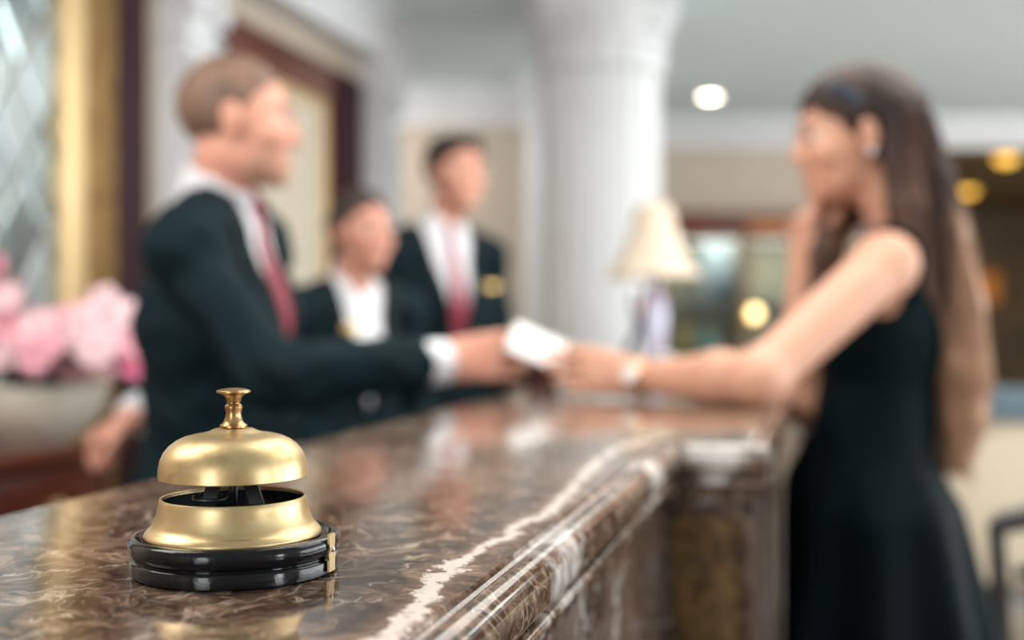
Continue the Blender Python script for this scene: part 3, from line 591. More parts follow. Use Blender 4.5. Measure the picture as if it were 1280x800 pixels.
def nets(g, name, m, parent, fn=None):
    F_ = g.F; ins = F_ < 0
    c = ins[:-1, :-1, :-1].astype(np.int8)
    cnt = np.zeros(c.shape, np.int8)
    for i in (0, 1):
        for j in (0, 1):
            for k in (0, 1): cnt += ins[i:ins.shape[0]-1+i, j:ins.shape[1]-1+j, k:ins.shape[2]-1+k]
    act = (cnt > 0) & (cnt < 8); I = np.argwhere(act); idx = np.full(act.shape, -1, np.int32); idx[act] = np.arange(len(I))
    i, j, k = I.T; S_ = np.zeros((len(I), 3)); n = np.zeros(len(I)); X = (g.x, g.y, g.z)
    for ax in range(3):
        o1, o2 = [a for a in range(3) if a != ax]
        for u in (0, 1):
            for w_ in (0, 1):
                A = [i, j, k]; A[o1] = A[o1]+u; A[o2] = A[o2]+w_; B = list(A); B[ax] = B[ax]+1
                fa = F_[A[0], A[1], A[2]]; fb = F_[B[0], B[1], B[2]]; mk = (fa < 0) != (fb < 0)
                t = np.where(mk, fa/np.where(mk, fa-fb, 1), 0)
                for d in range(3):
                    pa = X[d][A[d]]; pb = X[d][B[d]]; S_[:, d] += np.where(mk, pa+(pb-pa)*t, 0)
                n += mk
    Vt = S_/n[:, None]; faces = []
    for ax in range(3):
        o1, o2 = [(1, 2), (2, 0), (0, 1)][ax]
        sa = [slice(None)]*3; sb = [slice(None)]*3; sa[ax] = slice(0, -1); sb[ax] = slice(1, None)
        ia = ins[tuple(sa)]; ib = ins[tuple(sb)]; E = np.argwhere(ia != ib)
        E = E[(E[:, o1] > 0) & (E[:, o2] > 0) & (E[:, o1] < F_.shape[o1]-1) & (E[:, o2] < F_.shape[o2]-1)]
        q = []
        for d1, d2 in ((1, 1), (0, 1), (0, 0), (1, 0)):
            T = E.copy(); T[:, o1] -= d1; T[:, o2] -= d2; q.append(idx[T[:, 0], T[:, 1], T[:, 2]])
        q = np.stack(q, 1); fl_ = ~ia[E[:, 0], E[:, 1], E[:, 2]]; q[fl_] = q[fl_][:, ::-1]; faces.append(q)
    Q = np.concatenate(faces); 
    if fn is not None: Vt = fn(Vt)
    me = bpy.data.meshes.new(name); me.vertices.add(len(Vt)); me.vertices.foreach_set('co', Vt.astype(np.float32).ravel())
    me.loops.add(Q.size); me.loops.foreach_set('vertex_index', Q.astype(np.int32).ravel())
    me.polygons.add(len(Q)); me.polygons.foreach_set('loop_start', np.arange(0, Q.size, 4, dtype=np.int32))
    me.polygons.foreach_set('use_smooth', np.ones(len(Q), bool)); me.update(calc_edges=True); me.validate()
    me.materials.append(m); o = bpy.data.objects.new(name, me); C.objects.link(o); o.parent = parent
    o.matrix_parent_inverse = Matrix.Translation(-Vector(parent.location)); return o
def frame(yaw, pitch=0, roll=0):                       # axes f(orward), l(eft), u(p)
    M = Matrix.Rotation(yaw, 3, 'Z') @ Matrix.Rotation(-pitch, 3, 'Y') @ Matrix.Rotation(roll, 3, 'X')
    return M @ V(1, 0, 0), M @ V(0, 1, 0), M @ V(0, 0, 1)
def head(c, A, sc=1, fem=False):
    f_, l_, u_ = A; c = Vector(c)
    def q(f, l, u): return c+(f_*f+l_*l+u_*u)*sc
    def E(f, l, u, r_, k=.02): return ell(q(f, l, u), [x*sc for x in r_], A, k*sc)
    jw = .85 if fem else 1.0
    add = [E(-.014, 0, .028, (.094, .074, .086)), E(.030, 0, -.022, (.060, .056*(.96 if fem else 1), .076), .03), E(.034, 0, -.074, (.048, .044*jw, .034), .03), E(.070, 0, -.095, (.017, .020*jw, .016), .02)]
    add += [ecap(q(.080, -.030, .024), q(.080, .030, .024), .009*sc, .009*sc, None, .014*sc)]
    add += [ecap(q(.084, 0, .012), q(.104, 0, -.028), .0075*sc, .0095*sc, None, .010*sc)]
    for s_ in (-1, 1):
        add += [E(.093, s_*.009, -.033, (.011, .0075, .007), .006), E(.060, s_*.040, -.026, (.024, .020, .022), .02), E(-.006, s_*.075, -.006, (.017, .007, .030), .006), E(-.002, s_*.080, .006, (.013, .006, .016), .005)]
    add += [ecap(q(.082, -.017, -.058), q(.082, .017, -.058), .0055*sc, .0055*sc, None, .010*sc), ecap(q(.080, -.014, -.068), q(.080, .014, -.068), .0065*sc, .0065*sc, None, .010*sc)]
    sub_ = [E(.094, s_*.031, .002, (.013, .0125, .0058), .01) for s_ in (-1, 1)]
    return add, sub_, q
def face_parts(t, q, A, sc, eyecol, browcol, lipcol, parent_off):
    f_, l_, u_ = A
    inv = Matrix.Translation(-Vector(t.location))
    def B(mb, name, m): o = mb.build(name, m, t, True); o.matrix_parent_inverse = inv; return o
    M = Matrix((f_, l_, u_)).transposed().to_4x4()
    for s_ in (-1, 1):
        ey = B(MB().lathe([(0, -.0125), (.006, -.011), (.0108, -.0062), (.0125, 0), (.0108, .0062), (.006, .011), (0, .0125)], 20).xf(Matrix.Translation(q(.0738, s_*.031, .002)) @ M @ Matrix.Rotation(PI/2, 4, 'Y') @ Matrix.Scale(sc, 4)), 'eye', mat('eye_white', (.8, .78, .76), .1))
        B(MB().lathe([(0, .0132), (.0035, .0128), (.0058, .0116), (.0058, .011)], 16).xf(Matrix.Translation(q(.0738, s_*.031, .002)) @ M @ Matrix.Rotation(PI/2, 4, 'Y') @ Matrix.Scale(sc, 4)), 'iris', mat('iris_%s' % t.name, eyecol, .1))
        for zz, rr, nm in ((.0060, .0018, 'eyelid'), (-.0050, .0010, 'eyelid')):
            B(MB().tube([q(.0862-.005*abs(i)-.002*i, s_*(.031+.012*i), .002+zz*(1-.75*i*i)) for i in (-1, -.5, 0, .5, 1)], rr*sc, 6), nm, mat('lash_'+t.name, tuple(c*.6+.02 for c in browcol), .6))
        B(MB().tube([q(.0905-.012*max(0, i)**1.5, s_*(.012+.034*i), .024+.006*math.sin(i*2.2)) for i in (0, .25, .5, .75, 1)], [.0022*sc, .0036*sc, .0034*sc, .0028*sc, .0014*sc], 6), 'eyebrow', mat('brow_'+t.name, browcol, .8))
    B(MB().tube([q(.0893-.010*i*i, .021*i, -.0585+.002*math.cos(i*3)+.003*i*i) for i in np.linspace(-1, 1, 9)], [.001, .002, .0026, .003, .0026, .003, .0026, .002, .001], 8).tube([q(.0888-.010*i*i, .019*i, -.0675+.006*i*i) for i in np.linspace(-1, 1, 9)], [.001, .0024, .0032, .0038, .0038, .0038, .0032, .0024, .001], 8), 'lips', lipcol)
def hand(wr, d, n, s_, curl, sc=1, thumb=None, spread=.0):
    d, n, s_ = N(d), N(n), N(s_); wr = Vector(wr); out = []
    q = lambda a, b, c: wr+(d*a+s_*b+n*c)*sc
    out.append(ecap(q(-.03, 0, 0), q(.03, .0, 0), (.026*sc, .019*sc), (.034*sc, .015*sc), s_, .012))
    out.append(ecap(q(.025, .002, 0), q(.082, .0, .002), (.034*sc, .0145*sc), (.040*sc, .0125*sc), s_, .012))
    for i, (o, ln, r_) in enumerate(((.030, .040, .0088), (.0105, .045, .0090), (-.0105, .041, .0086), (-.029, .033, .0076))):
        p = q(.084-.004*abs(i-1), o, .001); ang = 0; cu_ = curl[i] if hasattr(curl, '__len__') else curl; dd = (d+s_*spread*(1.5-i)).normalized()
        for j, (f_, c_) in enumerate(((1, .8), (.62, 1.1), (.5, .8))):
            ang += cu_*c_; e_ = dd*math.cos(ang)-n*math.sin(ang); p2 = p+e_*ln*f_*sc; out.append(ecap(p, p2, r_*(1-.09*j)*sc, r_*(.91-.09*j)*sc, None, .0045)); p = p2
    p = q(.022, .026, -.006); td = thumb or (d*.75+s_*.6-n*.25); td = td.normalized()
    for j, (l_, r_) in enumerate(((.040, .0125), (.032, .0100), (.026, .0092))):
        p2 = p+td*l_*sc; out.append(ecap(p, p2, r_*sc, r_*.88*sc, None, .007)); p = p2; td = (td+(d*.35-n*.18)).normalized()
    return out
def torso(pel, ch, nk, SL, SR, f_, fem=False, w_=1.0):
    l_ = N(Vector(SL)-Vector(SR)); up = N(Vector(nk)-Vector(pel)); pel, ch, nk, SL, SR = map(Vector, (pel, ch, nk, SL, SR)); wa = pel.lerp(ch, .5)
    if fem: a = [((.152, .105), (.158, .105)), ((.150, .10), (.112, .082)), ((.112, .082), (.128, .092)), ((.128, .09), (.085, .06))]
    else: a = [((.160, .115), (.160, .115)), ((.158, .115), (.142, .105)), ((.142, .105), (.168, .118)), ((.165, .112), (.11, .075))]
    S_ = lambda t: (t[0]*w_, t[1]*w_)
    P_ = [ecap(pel-up*.06, pel, S_(a[0][0]), S_(a[0][1]), l_, .04), ecap(pel, wa, S_(a[1][0]), S_(a[1][1]), l_, .04), ecap(wa, ch, S_(a[2][0]), S_(a[2][1]), l_, .04), ecap(ch, nk-up*.075, S_(a[3][0]), S_(a[3][1]), l_, .04)]
    r_ = .034 if fem else .042
    P_ += [ecap(SL, SR, r_, r_, None, .035)]
    for s_ in (SL, SR): P_ += [ecap(nk+up*(.0 if fem else .004), nk.lerp(s_, .80)+up*.004, (.028 if fem else .034), (.028 if fem else .036), None, .03), ecap(s_, s_-up*.01, (.036 if fem else .047), (.035 if fem else .046), None, .025)]
    if fem: 
        for sd in (-1, 1): P_.append(ell(ch+l_*sd*.060+N(f_)*.062-up*.005, (.048, .050, .050), (N(f_), l_, up), .03))
    return P_, l_, up, wa
def legs(pel, l_, f_, fem=False, th=.075):
    out = []; pr = []
    for sd in (-1, 1):
        h_ = pel+l_*sd*.085-V(0, 0, .04); kn = V(h_.x+f_.x*.01, h_.y+f_.y*.01, .50*pel.z/.95)+l_*sd*.01; an = V(kn.x-f_.x*.02, kn.y-f_.y*.02, .085)
        pr += [ecap(h_, kn, th, th*.70, None, .03), ecap(kn, an.lerp(kn, .7), th*.70, th*.74, None, .02), ecap(an.lerp(kn, .7), an, th*.72, .040, None, .02)]
        out.append((an, kn))
    return pr, out
def foot(an, f_): return [ecap(an, an-V(0, 0, .035), .038, .034, None, .02), ecap(an-V(0, 0, .045)-f_*.03, an-V(0, 0, .055)+f_*.14, (.034, .03), (.038, .022), V(-f_.y, f_.x, 0), .02)]
def shoe(t, an, f_, m):
    g = Grid([(an.x-.25, .006), (an.x+.25, 0)], [(an.y-.25, .006), (an.y+.25, 0)], [(0.0, .006), (.16, 0)])
    union(g, [ecap(an-V(0, 0, .040)-f_*.04, an-V(0, 0, .052)+f_*.15, (.043, .040), (.046, .027), V(-f_.y, f_.x, 0), .02), ecap(an, an-V(0, 0, .03), .046, .044, None, .02)])
    X, Y, Z = g.coords((slice(None),)*3); g.F = np.maximum(g.F, .004-Z+X*0+Y*0); nets(g, 'shoe', m, t)
skin_m = mat('warm_skin', (.70, .35, .25), .5, sss=.12, noise=((14, 14, 14), (.64, .29, .215), .35, .7))
skin_f = mat('fair_skin', (.71, .385, .265), .48, sss=.12, noise=((12, 12, 12), (.66, .34, .235), .35, .7))
suit_m = mat('dark_navy_suit', (.0014, .0095, .013), .8, spec=.18, noise=((9, 9, 9), (.0024, .0145, .0195), .35, .65), bump=(300, .1))
shirt_m = mat('white_shirt', (.80, .81, .86), .7, bump=(120, .08)); tie_m = mat('dark_red_tie', (.23, .012, .035), .5, noise=((60, 60, 60), (.32, .03, .06), .4, .6))
lip_m = mat('natural_lips', (.60, .24, .20), .45); shoe_m = mat('black_shoe_leather', (.01, .01, .01), .3)
def lerp3(a, b, t): return Vector(a).lerp(Vector(b), t)
def suited(name_label, c, yaw, pitch, sc, pel, ch, nk, SL, SR, elL, elR, wrL, wrR, hands, g, tyaw, fem, hair, haircol, beard=False, tie=True, btn_drop=.0, arm=(.052, .049, .034), vw=.075, skin=skin_m):
    t = empty('person', name_label, 'person', (pel[0], pel[1], 0)); A = frame(yaw, pitch)
    f_ = V(math.cos(tyaw), math.sin(tyaw), 0); P_, l_, up, wa = torso(pel, ch, nk, SL, SR, f_, fem, .94 if fem else 1.0)
    add, sb, q = head(c, A, sc, fem); nr = .043 if fem else .051
    neck = ecap(q(-.022, 0, -.06), Vector(nk)-up*.02, nr, nr*1.08, None, .02)
    LG, ank = legs(Vector(pel), l_, f_, fem)
    arms = []
    for s_, e_, w_ in ((SL, elL, wrL), (SR, elR, wrR)):
        arms.append([ecap(s_, e_, arm[0]*.76, arm[1]*.76, None, .02), ecap(e_, lerp3(e_, w_, .35), arm[1]*.74, arm[1]*.76, None, .015), ecap(lerp3(e_, w_, .3), w_, arm[1]*.74, .027, None, .015)])
    # continuous body: torso, head, arms, hands and legs
    union(g, P_); union(g, [neck]); union(g, add); union(g, arms[0]+arms[1]); union(g, LG)
    for an, kn in ank: union(g, foot(an, f_))
    cut(g, sb, 0, .006)
    for h_ in hands: union(g, h_)
    nets(g, 'body', skin, t)
    face_parts(t, q, A, sc, (.10, .14, .16), haircol, lip_m, None)
    X, Y, Z = g.coords((slice(None),)*3)
    lat = (X-nk[0])*l_.x+(Y-nk[1])*l_.y+Z*0; fw_ = (X-nk[0])*f_.x+(Y-nk[1])*f_.y+Z*0
    zn = nk[2]; zb_ = ch[2]-.10-btn_drop                     # the buttoning point
    # shirt
    g.reset(); union(g, P_, .007)
    for h in (0, 1): 
        w_ = (wrL, wrR)[h]; e_ = (elL, elR)[h]; union(g, [ecap(lerp3(w_, e_, .25), lerp3(w_, e_, .02), .037, .037, None, .01)])
    hd = np.clip((Vector(wrR)-Vector(elR)).length, .1, 1)
    g.F = np.maximum(g.F, np.where(Z > zn+.02, Z-(zn+.02), -1)); g.F = np.maximum(g.F, (pel[2]-.02)-Z)
    for w_, e_ in ((wrL, elL), (wrR, elR)):                  # cut the cuff square at the wrist
        dv = N(Vector(w_)-Vector(e_)); near = (X-w_[0])**2+(Y-w_[1])**2+(Z-w_[2])**2 < .08**2
        pl = (X-w_[0])*dv.x+(Y-w_[1])*dv.y+(Z-w_[2])*dv.z-.006; g.F = np.where(near, np.maximum(g.F, pl), g.F)
    nets(g, 'shirt', shirt_m, t)
    # collar: ring about the neck, open in front
    nd = N(q(-.022, 0, -.06)-Vector(nk)); NK = Vector(nk); hgt = (X-NK.x)*nd.x+(Y-NK.y)*nd.y+(Z-NK.z)*nd.z; fq = (X-NK.x-nd.x*hgt)*f_.x+(Y-NK.y-nd.y*hgt)*f_.y
    g.reset(); union(g, [ecap(NK+nd*.060, NK-nd*.030, nr+.012, nr+.023, None, .01)])
    g.F = np.maximum(g.F, hgt-(.060-.50*np.maximum(fq, 0)+.05*np.minimum(fq, 0))); g.F = np.maximum(g.F, -.050-.3*fq-hgt)
    ins_ = Grid.__new__(Grid); ins_.x, ins_.y, ins_.z = g.x, g.y, g.z; ins_.reset(); union(ins_, [ecap(NK+nd*.09, NK-nd*.05, nr+.004, nr+.014, None, .01)])
    g.F = np.maximum(g.F, -ins_.F)
    gapw = (.003 if not fem else .03)+np.maximum(0, (Z-(zn-.03)))*(.25 if not fem else .9); g.F = np.maximum(g.F, np.where(fw_ > 0, gapw-np.abs(lat), -1))
    nets(g, 'collar', shirt_m, t)
    if tie:
        g.reset(); union(g, P_, .013); union(g, [ecap(Vector(nk)+f_*(nr+.012)-up*.008, Vector(nk)+f_*(nr+.016)-up*.035, .016, .011, None, .01)])
        tw = .012+.10*np.clip((zn-.03-Z), 0, .30)*.85
        g.F = np.maximum(g.F, np.abs(lat)-np.clip(tw, 0, .042)); g.F = np.maximum(g.F, .02-fw_); g.F = np.maximum(g.F, Z-(zn+.01)); g.F = np.maximum(g.F, (zb_-.06)-Z)
        nets(g, 'tie', tie_m, t)
    # jacket: torso and sleeves, V-shaped front opening
    def vwidth(Zz): return np.clip((Zz-zb_)/(zn-zb_), -.2, 1.3)*vw
    js = []
    for s_, e_, w_ in ((SL, elL, wrL), (SR, elR, wrR)):
        w2 = lerp3(w_, e_, .17); js += [ecap(Vector(s_)-up*.014, e_, arm[0]*.96, arm[1], None, .030), ecap(e_, w2, arm[1], arm[2]+.010, None, .02), ecap(lerp3(s_, e_, .95), lerp3(e_, w_, .08), arm[1]*1.06, arm[1]*1.06, None, .02)]
    for s_ in (SL, SR): js += [ecap(Vector(nk).lerp(s_, .50)-up*.012, Vector(s_)-up*.006, .040 if not fem else .032, arm[0]*.9, None, .035)]
    skirtj = [ecap(Vector(pel)-V(0, 0, .16), Vector(pel)+V(0, 0, .02), (.178, .135), (.165, .125), l_, .04)]
    def jacket(e_):
        g.reset(); union(g, P_+skirtj, e_, .035); union(g, js)
        for w_, e2 in ((wrL, elL), (wrR, elR)):
            c_ = lerp3(w_, e2, .13); dv = N(Vector(w_)-Vector(e2)); near = (X-c_[0])**2+(Y-c_[1])**2+(Z-c_[2])**2 < .075**2
            pl = (X-c_[0])*dv.x+(Y-c_[1])*dv.y+(Z-c_[2])*dv.z; g.F = np.where(near, np.maximum(g.F, pl), g.F)
        g.F = np.maximum(g.F, pel[2]-.17-Z)
        sl = (slice(None),)*3
        return g
    jacket(.014)
    body_c = g.F.copy()
    vmask = np.where((fw_ > -.01), vwidth(Z)-np.abs(lat), -1); g.F = np.maximum(g.F, vmask)
    neckc = ecap(NK+nd*.12, NK-nd*.022, nr+.027, nr+.030, None, .01); cut(g, [neckc], 0, .006)
    # cloth folds at the elbows and waist
    wr_ = .0022*np.sin(60*Z+25*(X-Y)+4*np.sin(18*X))+.0018*np.sin(95*(Z+.5*X)+5*np.sin(30*Y)); g.F = g.F+wr_.astype(np.float32)
    nets(g, 'jacket', suit_m, t)
    # lapels
    for sd_ in (-1, 1):
     g.F = body_c-.005; g.F = np.maximum(g.F, -lat*sd_+.001); g.F = np.maximum(g.F, np.where(fw_ > .0, np.maximum(vwidth(Z)-.002-np.abs(lat), np.abs(lat)-(vwidth(Z)+.012+.045*np.clip((Z-zb_)/(zn-zb_), 0, .8))), 1)); g.F = np.maximum(g.F, zb_+.0-Z); g.F = np.maximum(g.F, Z-(zn+.012))
     cut(g, [neckc], 0, .004); nets(g, 'lapel', mat('lapel_cloth', (.0014, .008, .011), .65, spec=.2), t)
    for k in (0, 1): 
        zz = zb_-.02-k*.10; pw = Vector((nk[0], nk[1], zz)); dd_ = .17
        o = MB().lathe([(0, .003), (.008, .002), (.010, 0), (0, 0)], 14).xf(Matrix.Translation(Vector((lerp3(pel, ch, (zz-pel[2])/(ch[2]-pel[2])).x, lerp3(pel, ch, (zz-pel[2])/(ch[2]-pel[2])).y, zz))+f_*(.128 if not fem else .105)) @ f_.to_track_quat('Z', 'Y').to_matrix().to_4x4()).build('button', lacq, t, True); o.matrix_parent_inverse = Matrix.Translation(-t.location)
    # trousers
    g.reset(); union(g, LG, .016); union(g, [ecap(Vector(pel)-V(0, 0, .07), Vector(pel)+V(0, 0, .06), (.165, .12), (.155, .115), l_, .03)]); g.F = np.maximum(g.F, .045-Z); nets(g, 'trousers', suit_m, t)
    for an, kn in ank: shoe(t, an, f_, shoe_m)
    # hair
    g.reset(); hair(g, q, A, sc, X, Y, Z); nets(g, 'hair', mat('hair_'+t.name, haircol, .6, noise=((60, 60, 20), tuple(min(1, c_*1.9) for c_ in haircol), .4, .7)), t)
    if beard:
        g.reset(); union(g, [p for p in add[1:4]], .0022*sc); union(g, [neck], -.004, .03)
        fv = (X-c[0])*A[0].x+(Y-c[1])*A[0].y+(Z-c[2])*A[0].z; uv = (X-c[0])*A[2].x+(Y-c[1])*A[2].y+(Z-c[2])*A[2].z; lv = (X-c[0])*A[1].x+(Y-c[1])*A[1].y+(Z-c[2])*A[1].z
        g.F = np.maximum(g.F, uv+.040+.25*(fv-.06)); g.F = np.maximum(g.F, (.018-fv)+.5*(uv+.075)); g.F = np.maximum(g.F, -.112-uv)
        g.F = np.maximum(g.F, np.where((np.abs(lv) < .026) & (fv > .07) & (uv > -.078), 1, -1))
        nets(g, 'beard', mat('stubble', (.46, .23, .15), .8, noise=((300, 300, 300), (.60, .33, .24), .35, .65)), t)
    return t, q, A, f_, l_, up
def short_hair(top=.0, thick=.009, line=-.012, slope=1.0, back=-.07):
    def h(g, q, A, sc, X, Y, Z):
        c = q(0, 0, 0); union(g, [ell(q(-.016, 0, .030), [x*sc for x in (.094+thick, .075+thick, .086+thick*1.2)], A)])
        if top: union(g, [ell(q(.030, 0, .088), [x*sc for x in (.058, .056, .030+top)], A), ell(q(.058, 0, .090), [x*sc for x in (.026, .044, .018+top)], A)])
        fv = ((X-c.x)*A[0].x+(Y-c.y)*A[0].y+(Z-c.z)*A[0].z)/sc; uv = ((X-c.x)*A[2].x+(Y-c.y)*A[2].y+(Z-c.z)*A[2].z)/sc
        g.F = np.maximum(g.F, (line-(uv-slope*fv))*.7*sc); g.F = np.maximum(g.F, (back-uv)*sc)
        lv = ((X-c.x)*A[1].x+(Y-c.y)*A[1].y)/sc; g.F = g.F+(.0016*np.sin(150*lv+40*uv)*np.sin(70*fv+9)).astype(np.float32)
        cut(g, [ell(q(-.006, s_*.083, -.008), [x*sc for x in (.022, .016, .032)], A) for s_ in (-1, 1)], 0, .006)
    return h
def offset_badge(t, pos, f_, label='gold name badge'):
    M = Matrix.Translation(pos) @ f_.to_track_quat('Z', 'Y').to_matrix().to_4x4()
    o = MB().box(-.022, -.009, 0, .022, .009, .004, .002).xf(M).build('name_badge', mat('badge_gold', (.85, .58, .22), .35, .8), t, True); o.matrix_parent_inverse = Matrix.Translation(-t.location); o['label'] = label
# ---- man reaching over the counter (his right arm towards the visitor)
c1 = P(300, 153, 2.02); pel = V(-.53, 2.12, .93); ch = V(-.525, 2.08, 1.25); nk = V(-.520, 2.055, 1.472)
SR = V(-.535, 1.90, 1.372); SL = V(-.49, 2.225, 1.39); eR = V(-.365, 1.80, 1.165); wR = P(556, 452, 1.93); eL = V(-.64, 2.36, 1.16); wL = P(166, 522, 2.16)
g = Grid([(-.90, .006), (-.66, .008), (-.60, .005), (-.34, .008), (-.16, .004), (.06, 0)], [(1.70, .006), (1.88, .004), (2.14, .007), (2.50, 0)], [(0, .014), (.90, .008), (1.0, .0045), (1.30, .006), (1.44, .0045), (1.74, 0)])
hR = hand(wR, (.97, .18, .06), (-.1, -.96, .15), (-.08, .1, 1), (.20, .38, .55, .7), 1.0, thumb=V(.9, .10, .22))
hL = hand(wL, (-.75, -.30, -.45), (-.45, -.35, .75), (.3, -.9, -.1), 1.15, .95)
m1, q1, A1, f1, l1, u1 = suited('man with short brown hair in dark suit handing a white card across the counter', c1, .10, -.04, .965, pel, ch, nk, SL, SR, eL, eR, wL, wR, [hR, hL], g, -.06, False, short_hair(.0, .004, .0, 1.15), (.13, .075, .05), beard=True)
# ---- second man, standing behind
Y2 = 3.50; c2 = P(570, 216, Y2); yaw2 = -1.05; f2 = V(math.cos(yaw2), math.sin(yaw2), 0); l2 = V(-f2.y, f2.x, 0); b2 = V(P(546, 400, Y2).x, Y2+.02, 0)
nk2 = V(b2.x+.01, b2.y, 1.525); ch2 = V(b2.x, b2.y, 1.30); pl2 = V(b2.x-.0, b2.y+.02, .98)
SL2 = b2+l2*.172+V(0, 0, 1.445); SR2 = b2-l2*.172+V(0, 0, 1.445); eL2 = SL2+V(.02, .05, -.30)+l2*.03; eR2 = SR2+V(-.02, .04, -.30)-l2*.03; wL2 = eL2+f2*.14+V(-.02, 0, -.20)-l2*.06; wR2 = eR2+f2*.14+V(.02, 0, -.20)+l2*.06
x0 = b2.x; g = Grid([(x0-.40, .008), (x0-.12, .006), (x0+.16, .008), (x0+.40, 0)], [(3.15, .007), (3.85, 0)], [(0, .016), (.70, .008), (1.45, .0055), (1.80, 0)])
hn = [hand(w_, (wl_-el_).normalized() if False else V(f2.x*.3, f2.y*.3, -.9), l2*sd, f2, .45) for w_, wl_, el_, sd in ((wL2, wL2, eL2, 1), (wR2, wR2, eR2, -1))]
m2, q2, A2, _, _, _ = suited('man with dark hair and red tie standing farthest back behind the counter', c2, -.98, -.02, 1.03, pl2, ch2, nk2, SL2, SR2, eL2, eR2, wL2, wR2, hn, g, yaw2, False, short_hair(.008, .010), (.022, .014, .012), btn_drop=.06, vw=.085)
offset_badge(m2, nk2+f2*.128+l2*.105-V(0, 0, .175), f2)
# ---- smiling staff woman with tied-back hair
Y3 = 2.98; c3 = P(452, 291, Y3); yaw3 = -.95; f3 = V(math.cos(yaw3), math.sin(yaw3), 0); l3 = V(-f3.y, f3.x, 0); b3 = V(P(440, 400, Y3).x, Y3+.02, 0)
nk3 = V(b3.x, b3.y, 1.345); ch3 = V(b3.x, b3.y-.0, 1.15); pl3 = V(b3.x, b3.y+.02, .88)
SL3 = b3+l3*.155+V(0, 0, 1.275); SR3 = b3-l3*.155+V(0, 0, 1.275); eL3 = SL3+V(.02, .04, -.27)+l3*.02; eR3 = SR3+V(-.02, .04, -.27)-l3*.03; wL3 = eL3+f3*.18+V(0, 0, -.10)-l3*.06; wR3 = eR3+f3*.18+V(0, 0, -.10)+l3*.06
x0 = b3.x; g = Grid([(x0-.36, .008), (x0-.14, .0055), (x0+.16, .008), (x0+.40, 0)], [(2.70, .007), (3.40, 0)], [(0, .016), (.70, .008), (1.30, .005), (1.62, 0)])
hn = [hand(w_, V(f3.x*.6, f3.y*.6, -.4), V(0, 0, 1), l3*-sd, .4, .9) for w_, sd in ((wL3, 1), (wR3, -1))]
bun = short_hair(0, .008, -.004, 1.05, -.06)
def bunhair(g, q, A, sc, X, Y, Z): bun(g, q, A, sc, X, Y, Z); union(g, [ell(q(-.115, 0, .03), (.036, .038, .036), A, .015)])
m3, q3, A3, _, _, _ = suited('smiling woman with tied-back dark hair in dark jacket and open white collar', c3, -.82, .0, .93, pl3, ch3, nk3, SL3, SR3, eL3, eR3, wL3, wR3, hn, g, yaw3, True, bunhair, (.030, .017, .013), tie=False, arm=(.048, .040, .029), vw=.072, btn_drop=.05)
offset_badge(m3, nk3+f3*.125-l3*.072-V(0, 0, .115), f3)
# ---- visitor in a dark dress
c4 = P(1064, 172, 1.95); A4 = frame(PI+.04, -.10); t4 = empty('person', 'long-haired woman in sleeveless dark dress reaching her arm across the counter', 'person', (.60, 1.97, 0))
fw4 = V(-1, -.05, 0).normalized(); pel = V(.598, 1.96, .94); ch = V(.625, 1.95, 1.235); nk = V(.668, 1.945, 1.398)
SL = P(1106, 332, 1.815); SR = V(.665, 2.10, 1.335); eL = V(.352, 1.66, 1.165); wL = P(797, 471, 1.83); eR = V(.505, 2.03, 1.105); wR = P(1003, 330, 2.02)
P_, l_, up, wa = torso(pel, ch, nk, SL, SR, fw4, True, .97)
add, sb, q4 = head(c4, A4, .955, True)
add.append(ecap(q4(-.020, 0, -.06), nk-up*.01, .043, .047, None, .02))
g = Grid([(.05, .004), (.30, .006), (.42, .0045), (.74, .007), (.85, 0)], [(1.58, .0045), (2.02, .006), (2.24, 0)], [(0, .014), (.85, .008), (1.06, .0045), (1.68, 0)])
union(g, P_); union(g, add); LG, ank = legs(pel, l_, fw4, True, .068); union(g, LG)
for an, kn in ank: union(g, foot(an, fw4))
union(g, [ecap(SL, eL, .047, .038, None, .03), ecap(eL, lerp3(eL, wL, .3), .0375, .0385, None, .02), ecap(lerp3(eL, wL, .3), wL, .0385, .0235, None, .02)])
union(g, [ecap(SR, eR, .040, .034, None, .03), ecap(eR, lerp3(eR, wR, .3), .035, .036, None, .02), ecap(lerp3(eR, wR, .3), wR, .036, .0235, None, .02)])
cut(g, sb, 0, .006)
union(g, hand(wL, (-.96, .22, .08), (.1, -.96, .2), (.05, .12, 1), (.22, .40, .5, .6), .92, thumb=V(-.9, .12, .25)))
union(g, hand(wR, (-.02, -.08, 1), (-.95, -.35, .1), (.35, -.9, .1), (.75, .8, .85, .9), .9))
nets(g, 'body', skin_f, t4)
face_parts(t4, q4, A4, .955, (.08, .05, .03), (.05, .03, .02), mat('rosy_lips', (.62, .20, .20), .35), None)
X, Y, Z = g.coords((slice(None),)*3)
dress_m = mat('black_green_dress', (.0005, .0045, .006), .7, spec=.1, noise=((5, 5, 5), (.0008, .008, .0105), .4, .6))
lat = (X-nk.x)*l_.x+(Y-nk.y)*l_.y+Z*0; fwv = (X-nk.x)*fw4.x+(Y-nk.y)*fw4.y+Z*0
g.reset(); union(g, P_, .008, .045); g.F = np.maximum(g.F, 1.00-Z); g.F = np.maximum(g.F, np.where(np.abs(lat) > .125, Z-1.285, np.where(np.abs(lat) < .052, Z-(1.30-.3*np.maximum(fwv, 0)), Z-1.5)))
cut(g, [ecap(SL+V(0, 0, .02)+l_*.015, SL-V(0, 0, .035)+l_*.015, .062, .052, None), ecap(SR+V(0, 0, .02)-l_*.015, SR-V(0, 0, .035)-l_*.015, .062, .052, None), ecap(nk+V(0, 0, .06), nk-V(0, 0, .03), .066, .066, None)], 0, .008)
nets(g, 'dress_bodice', dress_m, t4)
